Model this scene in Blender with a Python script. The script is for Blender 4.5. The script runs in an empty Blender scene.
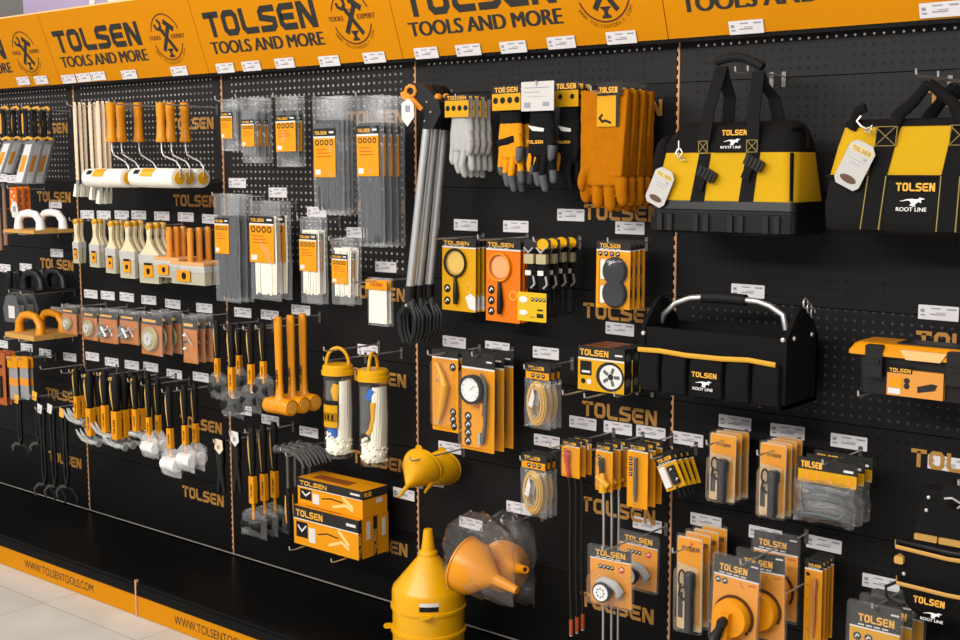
import bpy, math, random
from mathutils import Vector, Matrix, noise
random.seed(7)
SC = bpy.context.scene
COL = SC.collection
# ---------------------------------------------------------------- camera
FPX = 1257.07
CAM = Vector((4.858, -3.0921, 1.6648))
YAW, PITCH, ROLL = .6953, .1234, -.0012
fw = Vector((-math.sin(YAW)*math.cos(PITCH), math.cos(YAW)*math.cos(PITCH), -math.sin(PITCH)))
rt0 = Vector((math.cos(YAW), math.sin(YAW), 0))
up0 = rt0.cross(fw)
rt = math.cos(ROLL)*rt0 + math.sin(ROLL)*up0
upv = rt.cross(fw)
cd = bpy.data.cameras.new('camera'); cam = bpy.data.objects.new('camera', cd); COL.objects.link(cam)
cd.sensor_width = 36; cd.lens = FPX*36/960; cd.clip_start = .05; cd.clip_end = 60
M = Matrix.Identity(4)
for i in range(3):
    M[i][0] = rt[i]; M[i][1] = upv[i]; M[i][2] = -fw[i]; M[i][3] = CAM[i]
cam.matrix_world = M
SC.camera = cam
# ---------------------------------------------------------------- light and exposure
SC.view_settings.view_transform = 'Standard'; SC.view_settings.look = 'None'
SC.view_settings.gamma = 1; SC.view_settings.use_curve_mapping = False
SC.view_settings.exposure = 0.15
try: SC.cycles.transparent_max_bounces = 24
except Exception: pass
wd = bpy.data.worlds.new('world'); SC.world = wd; wd.use_nodes = True
wd.node_tree.nodes['Background'].inputs[0].default_value = (.92, .94, 1, 1)
wd.node_tree.nodes['Background'].inputs[1].default_value = .42
def area(name, loc, rot, sx, sy, power, col=(1, .97, .92)):
    l = bpy.data.lights.new(name, 'AREA'); l.shape = 'RECTANGLE'; l.size = sx; l.size_y = sy
    l.energy = power; l.color = col
    o = bpy.data.objects.new(name, l); COL.objects.link(o); o.location = loc; o.rotation_euler = rot
    return o
area('ceiling_light_strip', (2.2, -1.5, 3.6), (math.radians(14), 0, 0), 6.5, .35, 15)
area('ceiling_light_strip', (2.2, -3.6, 3.6), (math.radians(24), 0, 0), 6.5, .5, 95)
area('ceiling_light_strip', (2.2, -5.2, 3.5), (math.radians(38), 0, 0), 6.5, .5, 260)
area('ceiling_light_strip', (-2.2, -2.4, 3.6), (math.radians(14), 0, 0), .5, 3.5, 60)

def ray(px, py):
    return fw + rt*((px-480)/FPX) - upv*((py-320)/FPX)
def P(px, py, Y=0.):
    "the point of the wall-parallel plane y=Y seen at a pixel of the photograph"
    d = ray(px, py); return CAM + d*((Y-CAM.y)/d.y)
def fit(xl, xr, yt, yb, Y):
    ym = (yt+yb)/2; xm = (xl+xr)/2
    a = P(xl, ym, Y).x; b = P(xr, ym, Y).x; t = P(xm, yt, Y).z; c = P(xm, yb, Y).z
    return (a+b)/2, t, b-a, t-c
def fitr(xl, xr, yt, yb, Y):
    'same for round things, whose width is not foreshortened by the slant of the wall'
    X, t, w, h = fit(xl, xr, yt, yb, Y)
    q = P((xl+xr)/2, (yt+yb)/2, Y)-CAM
    return X, t, (xr-xl)/FPX*q.dot(fw), h
# ---------------------------------------------------------------- materials
def srgb(h):
    h = h.lstrip('#'); o = []
    for i in (0, 2, 4):
        v = int(h[i:i+2], 16)/255
        o.append(v/12.92 if v <= .04045 else ((v+.055)/1.055)**2.4)
    return (*o, 1)
MATS = {}
def mat(n, col, rough=.5, metal=0., bump=0., bscale=200., var=0., vscale=30., sheen=0., spec=.22, coat=0.):
    if n in MATS: return MATS[n]
    m = bpy.data.materials.new(n); m.use_nodes = True; nt = m.node_tree; b = nt.nodes['Principled BSDF']
    c = srgb(col)
    b.inputs['Base Color'].default_value = c; b.inputs['Roughness'].default_value = rough
    b.inputs['Metallic'].default_value = metal; b.inputs['Specular IOR Level'].default_value = spec
    if sheen: b.inputs['Sheen Weight'].default_value = sheen
    if coat: b.inputs['Coat Weight'].default_value = coat
    if bump or var:
        tc = nt.nodes.new('ShaderNodeTexCoord')
        if bump:
            no = nt.nodes.new('ShaderNodeTexNoise'); no.inputs['Scale'].default_value = bscale
            no.inputs['Detail'].default_value = 4
            nt.links.new(tc.outputs['Object'], no.inputs['Vector'])
            bp = nt.nodes.new('ShaderNodeBump'); bp.inputs['Strength'].default_value = bump; bp.inputs['Distance'].default_value = .002
            nt.links.new(no.outputs['Fac'], bp.inputs['Height']); nt.links.new(bp.outputs['Normal'], b.inputs['Normal'])
        if var:
            n2 = nt.nodes.new('ShaderNodeTexNoise'); n2.inputs['Scale'].default_value = vscale; n2.inputs['Detail'].default_value = 5
            nt.links.new(tc.outputs['Object'], n2.inputs['Vector'])
            mx = nt.nodes.new('ShaderNodeMix'); mx.data_type = 'RGBA'
            mx.inputs[6].default_value = tuple(v*(1-var) for v in c[:3])+(1,)
            mx.inputs[7].default_value = tuple(min(1, v*(1+var)) for v in c[:3])+(1,)
            nt.links.new(n2.outputs['Fac'], mx.inputs[0]); nt.links.new(mx.outputs[2], b.inputs['Base Color'])
    MATS[n] = m; return m
def clearmat(n, tint=(1, 1, 1), haze=.06, gloss=1., rough=.12, ior=1.45, bump=0., bscale=60):
    if n in MATS: return MATS[n]
    m = bpy.data.materials.new(n); m.use_nodes = True; nt = m.node_tree; nt.nodes.clear()
    out = nt.nodes.new('ShaderNodeOutputMaterial')
    tr = nt.nodes.new('ShaderNodeBsdfTransparent'); tr.inputs[0].default_value = (*tint, 1)
    gl = nt.nodes.new('ShaderNodeBsdfGlossy'); gl.inputs['Roughness'].default_value = rough
    df = nt.nodes.new('ShaderNodeBsdfDiffuse'); df.inputs[0].default_value = (.9, .9, .9, 1)
    lw = nt.nodes.new('ShaderNodeLayerWeight'); lw.inputs[0].default_value = .5
    pw = nt.nodes.new('ShaderNodeMath'); pw.operation = 'POWER'; pw.inputs[1].default_value = 3.5
    fr = nt.nodes.new('ShaderNodeMath'); fr.operation = 'MULTIPLY_ADD'; fr.inputs[1].default_value = .45; fr.inputs[2].default_value = .015
    nt.links.new(lw.outputs['Facing'], pw.inputs[0]); nt.links.new(pw.outputs[0], fr.inputs[0])
    mu = nt.nodes.new('ShaderNodeMath'); mu.operation = 'MULTIPLY'; mu.inputs[1].default_value = gloss; mu.use_clamp = True
    m1 = nt.nodes.new('ShaderNodeMixShader'); m1.inputs[0].default_value = haze
    m2 = nt.nodes.new('ShaderNodeMixShader')
    L = nt.links.new
    L(fr.outputs[0], mu.inputs[0]); L(tr.outputs[0], m1.inputs[1]); L(df.outputs[0], m1.inputs[2])
    L(mu.outputs[0], m2.inputs[0]); L(m1.outputs[0], m2.inputs[1]); L(gl.outputs[0], m2.inputs[2]); L(m2.outputs[0], out.inputs[0])
    if bump:
        tc = nt.nodes.new('ShaderNodeTexCoord'); no = nt.nodes.new('ShaderNodeTexNoise'); no.inputs['Scale'].default_value = bscale
        no.inputs['Detail'].default_value = 3; no.inputs['Distortion'].default_value = 1.2
        L(tc.outputs['Object'], no.inputs['Vector'])
        bp = nt.nodes.new('ShaderNodeBump'); bp.inputs['Strength'].default_value = bump; bp.inputs['Distance'].default_value = .01
        L(no.outputs['Fac'], bp.inputs['Height'])
        L(bp.outputs[0], gl.inputs['Normal']); L(bp.outputs[0], lw.inputs['Normal'])
    MATS[n] = m; return m
ORG = mat('orange_card', '#d78c06', .55)
ORD = mat('deep_orange_card', '#d26a06', .5)
ORP = mat('orange_plastic', '#da8a03', .35, spec=.4)
YEL = mat('yellow_plastic', '#d99d03', .3, spec=.4)
YLC = mat('yellow_card', '#c89106', .5)
LET = mat('letter_yellow', '#e0a53e', .6)
BLK = mat('black_print', '#141312', .6, spec=.2)
BPL = mat('black_plastic', '#0e0e0e', .42, spec=.35)
RUB = mat('black_rubber', '#0e0e0e', .65, spec=.25)
GRY = mat('grey_plastic', '#55585a', .45)
DGR = mat('dark_grey_print', '#252422', .6, spec=.2)
WHT = mat('white_card', '#cfccc8', .6)
WPL = mat('white_plastic', '#eceae6', .35)
CRM = mat('cream_nylon', '#efe9d6', .45)
CHR = mat('chrome', '#d2d0cd', .32, .8)
STL = mat('brushed_steel', '#b3b3b1', .36, 1.)
ALU = mat('aluminium_tube', '#c4c4c2', .42, .8)
DST = mat('dark_steel', '#6d6b68', .38, .9)
BRS = mat('brass_wire', '#b3a680', .5, .4)
COP = mat('copper_end', '#b2512c', .4, .3)
RED = mat('red_print', '#b43a1c', .5)
BLU = mat('blue_cloth', '#1f62bd', .8)
YBG = mat('yellow_canvas', '#c29608', .8, bump=.35, bscale=900, var=.10, vscale=9)
BBG = mat('black_canvas', '#100f0f', .85, spec=.15, bump=.4, bscale=900, var=.15, vscale=14)
BB2 = mat('grey_black_canvas', '#151414', .85, spec=.15, bump=.4, bscale=900)
LEA = mat('tan_suede', '#a66100', .9, bump=.6, bscale=160, var=.18, vscale=30, spec=.1)
GGL = mat('grey_knit', '#a5a5a2', .8, bump=.5, bscale=700, var=.1)
BGL = mat('black_knit', '#111111', .9, spec=.15, bump=.4, bscale=700)
OGL = mat('orange_knit', '#d48a06', .8, bump=.4, bscale=700)
WOD = mat('pale_wood', '#dcc6aa', .6, var=.12, vscale=40)
WO2 = mat('cream_wood', '#d8c8a2', .45, var=.08, vscale=40)
ORW = mat('orange_wood', '#dc8a2c', .55, var=.08, vscale=20)
BOARD = mat('tan_board', '#c2924c', .6, var=.1, vscale=60)
BRI = mat('white_bristle', '#e2dfd0', .85, bump=.6, bscale=500)
BRG = mat('grey_bristle', '#b5ae94', .85, bump=.6, bscale=500)
FLE = mat('roller_fleece', '#e4dfd4', .9, bump=.8, bscale=220)
MOP = mat('mop_cotton', '#ddd8c0', .9, bump=.6, bscale=300)
BUN = mat('bungee_cord', '#c79a35', .7, bump=.6, bscale=500, var=.3, vscale=300)
FILM = clearmat('clear_film', (.98, .98, .985), .06, 2.0, .14, 1.45, .5, 28)
FIL2 = clearmat('clear_film_clean', (.98, .98, .98), .02, 1.2, .12, 1.45, .35, 30)
BLS = clearmat('clear_blister', (.98, .98, .98), .015, 1.5, .1, 1.45)
TUBE = clearmat('clear_tube', (.98, .98, .97), .02, 1.4, .08, 1.45)
LETW = mat('wall_letter', '#a8793a', .55, var=.18, vscale=60)
# ---------------------------------------------------------------- mesh builder
class MB:
    def __init__(s, org=(0, 0, 0)): s.v = []; s.f = []; s.m = []; s.o = Vector(org)
    def add(s, vs, fs, m=0):
        k = len(s.v); s.v += [Vector(v)-s.o for v in vs]
        s.f += [tuple(i+k for i in f) for f in fs]; s.m += [m]*len(fs); return s
    def box(s, x0, x1, y0, y1, z0, z1, m=0):
        vs = [(x, y, z) for z in (z0, z1) for y in (y0, y1) for x in (x0, x1)]
        return s.add(vs, [(0, 1, 5, 4), (1, 3, 7, 5), (3, 2, 6, 7), (2, 0, 4, 6), (4, 5, 7, 6), (0, 2, 3, 1)], m)
    def hexa(s, bot, top, m=0):
        return s.add(list(bot)+list(top), [(0, 1, 5, 4), (1, 2, 6, 5), (2, 3, 7, 6), (3, 0, 4, 7), (4, 5, 6, 7), (3, 2, 1, 0)], m)
    def prism(s, poly, y0, y1, m=0, ms=None):
        "polygon of (x,z), counter-clockwise seen from the front, swept from y0 (front) to y1 (back)"
        n = len(poly)
        vs = [(x, y0, z) for x, z in poly]+[(x, y1, z) for x, z in poly]
        s.add(vs, [tuple(range(n)), tuple(range(2*n-1, n-1, -1))], m)
        k = len(s.v)-2*n
        for i in range(n):
            j = (i+1) % n; s.f.append((k+i, k+i+n, k+j+n, k+j)); s.m.append(m if ms is None else ms)
        return s
    def rbox(s, x0, x1, y0, y1, z0, z1, r, m=0, n=3):
        return s.prism(rrect(x0, x1, z0, z1, r, n), y0, y1, m)
    def tube(s, pts, r, seg=8, m=0, cap=True, flat=1., closed=False):
        pts = [Vector(p) for p in pts]; n = len(pts)
        rs = r if isinstance(r, (list, tuple)) else [r]*n
        k0 = len(s.v); up = None
        for i, p in enumerate(pts):
            if closed: t = pts[(i+1) % n]-pts[i-1]
            else: t = pts[min(i+1, n-1)]-pts[max(i-1, 0)]
            if t.length < 1e-9: t = Vector((0, 0, 1))
            t.normalize()
            if up is None:
                up = Vector((0, 1, 0)) if abs(t.y) < .9 else Vector((1, 0, 0))
            a = up-t*up.dot(t)
            if a.length < 1e-6: a = t.orthogonal()
            a.normalize(); up = a; b = t.cross(a)
            for j in range(seg):
                q = 2*math.pi*j/seg
                s.v.append(p+(a*math.sin(q)*flat+b*math.cos(q))*rs[i]-s.o)
        for i in range(n if closed else n-1):
            i2 = (i+1) % n
            for j in range(seg):
                j2 = (j+1) % seg
                s.f.append((k0+i*seg+j, k0+i*seg+j2, k0+i2*seg+j2, k0+i2*seg+j)); s.m.append(m)
        if cap and not closed:
            s.f.append(tuple(k0+j for j in range(seg-1, -1, -1))); s.m.append(m)
            s.f.append(tuple(k0+(n-1)*seg+j for j in range(seg))); s.m.append(m)
        return s
    def lathe(s, prof, c=(0, 0, 0), axis='z', seg=24, m=0, ms=None):
        "prof: list of (radius, height along axis)"
        c = Vector(c); k0 = len(s.v); n = len(prof)
        for r, h in prof:
            r = max(r, 1e-5)
            for j in range(seg):
                q = 2*math.pi*j/seg; a, b = r*math.cos(q), r*math.sin(q)
                if isinstance(axis, str):
                    v = {'z': (a, b, h), 'x': (h, a, b), 'y': (b, h, a)}[axis]
                    s.v.append(c+Vector(v)-s.o)
                else:
                    ax, u1, u2 = axis; s.v.append(c+ax*h+u1*a+u2*b-s.o)
        for i in range(n-1):
            for j in range(seg):
                j2 = (j+1) % seg
                s.f.append((k0+i*seg+j, k0+i*seg+j2, k0+(i+1)*seg+j2, k0+(i+1)*seg+j)); s.m.append(m if ms is None else ms[i])
        return s
    def ell(s, c, rx, ry, rz, m=0, seg=14, rings=8):
        c = Vector(c); k0 = len(s.v)
        for i in range(rings+1):
            th = math.pi*i/rings
            for j in range(seg):
                q = 2*math.pi*j/seg
                s.v.append(c+Vector((rx*math.sin(th)*math.cos(q), ry*math.sin(th)*math.sin(q), rz*math.cos(th)))-s.o)
        for i in range(rings):
            for j in range(seg):
                j2 = (j+1) % seg
                s.f.append((k0+i*seg+j, k0+(i+1)*seg+j, k0+(i+1)*seg+j2, k0+i*seg+j2)); s.m.append(m)
        return s
    def disc(s, x, z, r, y0, y1, m=0, seg=16, rz=None):
        rz = rz or r
        return s.prism([(x+r*math.cos(2*math.pi*i/seg), z+rz*math.sin(2*math.pi*i/seg)) for i in range(seg)], y0, y1, m)
    def stroke(s, pts, t, y0, y1, m=0, closed=False):
        "flat band of width t along (x,z) points"
        pts = [Vector(p) for p in pts]; n = len(pts); L = []; Rr = []
        for i in range(n):
            a = pts[i]-pts[i-1] if (closed or i > 0) else None
            b = pts[(i+1) % n]-pts[i] if (closed or i < n-1) else None
            if a is None: a = b
            if b is None: b = a
            a = a.normalized(); b = b.normalized()
            na = Vector((-a.y, a.x)); nb = Vector((-b.y, b.x)); mm = (na+nb)
            if mm.length < 1e-6: mm = na
            mm.normalize(); k = t/2/max(.35, mm.dot(na))
            L.append(pts[i]+mm*k); Rr.append(pts[i]-mm*k)
        for i in range(n if closed else n-1):
            j = (i+1) % n
            s.prism([tuple(Rr[i]), tuple(Rr[j]), tuple(L[j]), tuple(L[i])], y0, y1, m)
        return s
    def mesh(s, name, mats, smooth=0):
        me = bpy.data.meshes.new(name); me.from_pydata([tuple(v) for v in s.v], [], s.f)
        for q in (mats if isinstance(mats, (list, tuple)) else [mats]): me.materials.append(q)
        me.polygons.foreach_set('material_index', s.m)
        me.validate(); me.update()
        if smooth:
            me.polygons.foreach_set('use_smooth', [True]*len(me.polygons))
            try: me.set_sharp_from_angle(angle=math.radians(smooth))
            except Exception: pass
        return me
    def build(s, name, mats, parent=None, smooth=0, loc=None):
        o = bpy.data.objects.new(name, s.mesh(name, mats, smooth)); COL.objects.link(o)
        if parent is not None: o.parent = parent
        if loc is not None: o.location = loc
        return o
def rrect(x0, x1, z0, z1, r, n=3):
    o = []; r = min(r, (x1-x0)/2-1e-5, (z1-z0)/2-1e-5)
    for cx, cz, a in ((x1-r, z0+r, -90), (x1-r, z1-r, 0), (x0+r, z1-r, 90), (x0+r, z0+r, 180)):
        for i in range(n+1):
            q = math.radians(a+90*i/n); o.append((cx+r*math.cos(q), cz+r*math.sin(q)))
    return o
def bake(mb, name, mats, parent, voxel=.004, smooth=3, loc=None):
    me = mb.mesh(name, mats); o = bpy.data.objects.new('tmp', me); COL.objects.link(o)
    r = o.modifiers.new('r', 'REMESH'); r.mode = 'VOXEL'; r.voxel_size = voxel; r.use_smooth_shade = True
    q = o.modifiers.new('s', 'SMOOTH'); q.iterations = smooth; q.factor = .6
    dg = bpy.context.evaluated_depsgraph_get(); m2 = bpy.data.meshes.new_from_object(o.evaluated_get(dg))
    bpy.data.objects.remove(o)
    m2.name = name; m2.materials.clear()
    for k in (mats if isinstance(mats, (list, tuple)) else [mats]): m2.materials.append(k)
    m2.polygons.foreach_set('use_smooth', [True]*len(m2.polygons))
    o = bpy.data.objects.new(name, m2); COL.objects.link(o)
    if parent is not None: o.parent = parent
    if loc is not None: o.location = loc
    return o
# ---------------------------------------------------------------- scene graph helpers
KIDS = {}
def empty(name, loc=(0, 0, 0)):
    o = bpy.data.objects.new(name, None); o.empty_display_size = .05; COL.objects.link(o); o.location = loc; return o
def tag(o, label=None, cat=None, group=None, kind=None):
    if label: o['label'] = label
    if cat: o['category'] = cat
    if group: o['group'] = group
    if kind: o['kind'] = kind
    return o
def copy_tree(o, parent=None):
    c = o.copy(); COL.objects.link(c); c.parent = parent
    for ch in list(o.children): copy_tree(ch, c)
    return c
ORD_ = ['frontmost', 'second from the front', 'third from the front', 'fourth from the front', 'fifth from the front']
def hook(X, Z, L, desc, tilt=.004, name='display_hook'):
    r = empty(name, (X, 0, Z))
    MB().tube([(0, 0, 0), (0, -L+.012, tilt), (0, -L, tilt+.004), (0, -L-.002, tilt+.016)], .0027, 6).build('rod', CHR, r, 40)
    MB().rbox(-.006, .006, -.003, 0, -.028, .012, .002).build('back_plate', DST, r)
    lb = 'metal wall hook carrying the '+desc
    if len(lb.replace('-', ' ').split()) > 14: lb = 'hook of '+desc
    tag(r, lb, 'hook', 'wall display hooks')
    return r
def series(root, X, Z, Y, n, dy, desc, cat, group, hk=True, L=None, hz=-.012, jit=.0015, rj=.5, short=None):
    "root is put at the front, n-1 copies behind it on the same hook"
    out = []
    for i in range(n):
        o = root if i == 0 else copy_tree(root)
        o.location = (X+(random.uniform(-jit, jit) if i else 0), Y+dy*i, Z+(random.uniform(-jit, jit) if i else 0))
        o.rotation_euler = (0, math.radians(random.uniform(-rj, rj)), math.radians(random.uniform(-rj*2, rj*2)))
        if n == 1: lb = desc
        elif n == 2: lb = desc+(', front one' if i == 0 else ', rear one')
        else: lb = desc+', '+(ORD_[i] if i < n-1 else 'rearmost')
        tag(o, lb, cat, group); out.append(o)
    if hk: hook(X, Z+hz, L or (-Y+.03), short or desc)
    return out
# ---------------------------------------------------------------- lettering
def word(mb, txt, x, z, w, h, y0, y1, m=0, t=.21):
    "block capitals; (x,z) is the lower left corner"
    n = len(txt); gap = .14; a = 1.0
    adv = w/(n*a+(n-1)*gap)        # width of one letter cell in metres
    for i, c in enumerate(txt):
        ox = x+i*adv*(a+gap)
        tt = t*h; hx = tt/2/adv; hz = tt/2/h
        def S(pts, closed=False): mb.stroke([(ox+px*adv, z+pz*h) for px, pz in pts], tt, y0, y1, m, closed)
        l, r, b, u = hx, 1-hx, hz, 1-hz; c_ = .14
        if c == 'T': S([(0, u), (1, u)]); S([(.5, u), (.5, 0)])
        elif c == 'O': S([(l+c_, b), (r-c_, b), (r, b+c_), (r, u-c_), (r-c_, u), (l+c_, u), (l, u-c_), (l, b+c_)], True)
        elif c == 'L': S([(l, 1), (l, b+c_), (l+c_, b), (1, b)])
        elif c == 'S': S([(1, u), (l+c_, u), (l, u-c_*.8), (l, .56), (r, .44), (r, b+c_*.8), (r-c_, b), (0, b)])
        elif c == 'E': S([(1, u), (l+c_, u), (l, u-c_), (l, b+c_), (l+c_, b), (1, b)]); S([(l, .5), (.9, .5)])
        elif c == 'N':
            S([(l, 0), (l, 1)]); S([(r, 0), (r, 1)]); k = l*2
            mb.prism([(ox+px*adv, z+pz*h) for px, pz in ((1-k*1.25, 0), (1, 0), (k*1.25, 1), (0, 1))], y0-.0002, y1, m)
        elif c == 'X': S([(0, 0), (1, 1)]); S([(0, 1), (1, 0)])
        elif c == 'Y': S([(0, 1), (.5, .5), (1, 1)]); S([(.5, .5), (.5, 0)])
        elif c == 'G': S([(1, u), (l+c_, u), (l, u-c_), (l, b+c_), (l+c_, b), (r, b), (r, .5), (.5, .5)])
        elif c == 'R': S([(l, 0), (l, u), (r, u), (r, .5), (l, .5)]); S([(.5, .5), (1, 0)])
        elif c == 'I': S([(.5, 0), (.5, 1)])
    return mb
def lettering(parent, x, z, w, h, y, m=LET, thick=.0006, txt='TOLSEN', name='lettering'):
    return word(MB(), txt, x, z, w, h, y-thick, y, 0).build(name, m, parent)
def font_mesh(txt, size, bold=.0, w=None, align='LEFT', spacing=1.):
    cu = bpy.data.curves.new('t', 'FONT'); cu.body = txt; cu.size = size; cu.offset = bold; cu.extrude = .0004
    cu.align_x = align; cu.space_character = spacing
    o = bpy.data.objects.new('t', cu); COL.objects.link(o)
    dg = bpy.context.evaluated_depsgraph_get(); me = bpy.data.meshes.new_from_object(o.evaluated_get(dg))
    bpy.data.objects.remove(o); bpy.data.curves.remove(cu)
    xs = [v.co.x for v in me.vertices]; zs = [v.co.y for v in me.vertices]
    x0, x1, z0 = min(xs), max(xs), min(zs)
    k = (w/(x1-x0)) if w else 1
    vs = [((v.co.x-(x0 if w else 0))*k, -v.co.z, v.co.y) for v in me.vertices]
    fs = [tuple(p.vertices) for p in me.polygons]
    bpy.data.meshes.remove(me)
    return vs, fs
def ftext(parent, txt, x, z, w, h, y, m, name='lettering', bold=.012):
    vs, fs = font_mesh(txt, 1, 0)
    x0 = min(v[0] for v in vs); x1 = max(v[0] for v in vs); z0 = min(v[2] for v in vs); z1 = max(v[2] for v in vs)
    mb = MB()
    for k, dx in enumerate((0,) if not bold else (-bold, 0, bold)):
        mb.add([(x+(v[0]-x0)/(x1-x0)*w+dx*h, y-.0006-k*.00005+v[1]*.2, z+(v[2]-z0)/(z1-z0)*h) for v in vs], fs)
    return mb.build(name, m, parent)
ROO = [(0, .55), (.12, .52), (.3, .62), (.42, .6), (.5, .3), (.42, .12), (.55, 0), (.7, .02), (.62, .1), (.7, .32), (.8, .5), (.86, .38), (.92, .4), (.88, .6), (.93, .72), (1.05, .78), (1, .86), (.9, .88), (.84, .98), (.82, .84), (.7, .74), (.5, .8), (.3, .74), (.14, .6)]
def roo(parent, x, z, w, y):
    h = w*.5; mb = MB()
    n = len(ROO); pts = [(x+a*w*.8+w*.1, z+w*.16+b*h*.62) for a, b in ROO]
    # leaping kangaroo, split in convex quads by hand would be overkill: one polygon
    mb.prism(pts, y-.0008, y)
    mb.build('kangaroo_emblem', WPL, parent)
    ftext(parent, 'ROOT LINE', x, z, w, w*.13, y, WPL, 'emblem_lettering', .02)
# ================================================================ the setting
def struct(o): o['kind'] = 'structure'; return o
# floor: pale stone tiles
fm = bpy.data.materials.new('floor_tiles'); fm.use_nodes = True; nt = fm.node_tree; b = nt.nodes['Principled BSDF']
tc = nt.nodes.new('ShaderNodeTexCoord'); br = nt.nodes.new('ShaderNodeTexBrick')
br.offset = 0; br.inputs['Scale'].default_value = 1; br.inputs['Brick Width'].default_value = .6; br.inputs['Row Height'].default_value = .6
br.inputs['Mortar Size'].default_value = .0025; br.inputs['Color1'].default_value = srgb('#d6d1c8'); br.inputs['Color2'].default_value = srgb('#d1ccc3')
br.inputs['Mortar'].default_value = srgb('#b0a596')
nz = nt.nodes.new('ShaderNodeTexNoise'); nz.inputs['Scale'].default_value = 5; nz.inputs['Detail'].default_value = 8
mx = nt.nodes.new('ShaderNodeMix'); mx.data_type = 'RGBA'; mx.blend_type = 'MULTIPLY'; mx.inputs[0].default_value = .35
nt.links.new(tc.outputs['Object'], br.inputs['Vector']); nt.links.new(tc.outputs['Object'], nz.inputs['Vector'])
nt.links.new(br.outputs['Color'], mx.inputs[6]); nt.links.new(nz.outputs['Fac'], mx.inputs[7]); nt.links.new(mx.outputs[2], b.inputs['Base Color'])
b.inputs['Roughness'].default_value = .35
struct(MB().box(-5, 7, -6, .3, -.05, 0).build('floor', fm))
# ceiling
struct(MB().box(-5, 7, -6, .3, 3.8, 3.85).build('ceiling', mat('ceiling_white', '#c9c9c6', .9)))
# upper wall above the banner
UW = mat('lilac_wall', '#a99ab8', .7, var=.15, vscale=1.5)
struct(MB().box(-.45, 7, .05, .15, 0, 3.8).build('wall_back', UW))
struct(MB().box(-5, -.45, .05, .15, 0, 3.8).build('wall_left_of_sign', mat('grey_wall', '#6d6a68', .8)))
# pale slanting marks on the lilac wall
mk = MB(); mk.prism([(.06, 2.28), (.10, 2.28), (.16, 2.5), (.12, 2.5)], .045, .05); mk.prism([(.20, 2.30), (.34, 2.30), (.40, 2.5), (.26, 2.5)], .045, .05)
struct(mk.build('trim_1', mat('pale_paint', '#e6dcd0', .7)))
# peg panels: 0.3 m high boards, one set per bay, small holes painted as dots, glint put into the pale ones
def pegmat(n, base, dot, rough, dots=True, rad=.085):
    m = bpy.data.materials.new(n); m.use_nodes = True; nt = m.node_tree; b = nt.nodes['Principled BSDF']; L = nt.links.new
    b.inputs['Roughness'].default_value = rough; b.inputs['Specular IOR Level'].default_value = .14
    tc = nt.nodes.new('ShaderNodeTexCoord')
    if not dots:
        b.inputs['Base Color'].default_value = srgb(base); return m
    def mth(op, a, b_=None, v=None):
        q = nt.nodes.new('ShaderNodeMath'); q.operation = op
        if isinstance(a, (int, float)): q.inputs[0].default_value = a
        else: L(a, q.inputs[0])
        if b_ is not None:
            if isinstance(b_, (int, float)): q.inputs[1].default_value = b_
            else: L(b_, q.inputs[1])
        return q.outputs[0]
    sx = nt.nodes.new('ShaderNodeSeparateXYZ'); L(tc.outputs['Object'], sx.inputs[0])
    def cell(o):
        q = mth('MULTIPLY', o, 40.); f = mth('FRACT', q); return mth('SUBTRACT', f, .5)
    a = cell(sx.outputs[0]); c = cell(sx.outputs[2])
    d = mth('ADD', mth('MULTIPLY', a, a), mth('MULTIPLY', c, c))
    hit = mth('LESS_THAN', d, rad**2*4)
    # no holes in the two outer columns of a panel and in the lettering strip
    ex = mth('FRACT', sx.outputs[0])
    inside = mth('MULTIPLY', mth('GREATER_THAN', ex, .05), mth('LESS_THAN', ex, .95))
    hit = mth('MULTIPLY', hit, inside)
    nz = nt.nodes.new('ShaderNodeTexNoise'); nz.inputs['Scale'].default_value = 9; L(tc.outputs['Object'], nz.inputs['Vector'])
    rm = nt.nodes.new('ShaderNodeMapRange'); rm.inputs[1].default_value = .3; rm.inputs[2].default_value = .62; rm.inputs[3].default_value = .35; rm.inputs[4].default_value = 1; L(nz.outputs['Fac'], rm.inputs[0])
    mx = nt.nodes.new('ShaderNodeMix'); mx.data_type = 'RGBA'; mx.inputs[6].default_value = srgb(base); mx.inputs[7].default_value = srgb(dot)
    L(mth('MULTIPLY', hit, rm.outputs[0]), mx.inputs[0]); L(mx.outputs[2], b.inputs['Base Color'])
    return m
PB = {'D': pegmat('peg_board_upper', '#201f1f', '#060606', .5),
      'l': pegmat('peg_board_glint_holes', '#232121', '#aaa59c', .5),
      'd': pegmat('peg_board_dark_holes', '#141313', '#030303', .5),
      'm': pegmat('peg_board_grey_holes', '#141313', '#403f41', .5, rad=.075),
      's': pegmat('plain_board', '#141313', '#000000', .5, False),
      'r': pegmat('plain_board_low', '#0d0c0c', '#000000', .42, False)}
# panel seams at z = .1, .4, .7, .99, 1.29, 1.59, 1.89
SE = [.131, .40, .70, .99, 1.29, 1.59, 1.89, 2.02]
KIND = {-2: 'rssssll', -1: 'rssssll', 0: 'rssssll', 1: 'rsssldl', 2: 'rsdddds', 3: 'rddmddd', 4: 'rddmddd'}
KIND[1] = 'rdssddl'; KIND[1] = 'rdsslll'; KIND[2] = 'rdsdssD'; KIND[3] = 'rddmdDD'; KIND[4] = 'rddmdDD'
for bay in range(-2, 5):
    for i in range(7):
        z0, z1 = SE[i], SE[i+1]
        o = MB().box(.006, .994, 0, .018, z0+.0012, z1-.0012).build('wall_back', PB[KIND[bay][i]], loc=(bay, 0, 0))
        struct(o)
# top row of holes under the banner: glints painted as white discs
GL = mat('hole_glint_white', '#f4f1ea', .3)
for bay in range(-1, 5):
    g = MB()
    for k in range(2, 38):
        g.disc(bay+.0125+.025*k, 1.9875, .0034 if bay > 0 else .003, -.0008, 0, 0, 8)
    struct(g.build('wall_back', GL))
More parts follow.
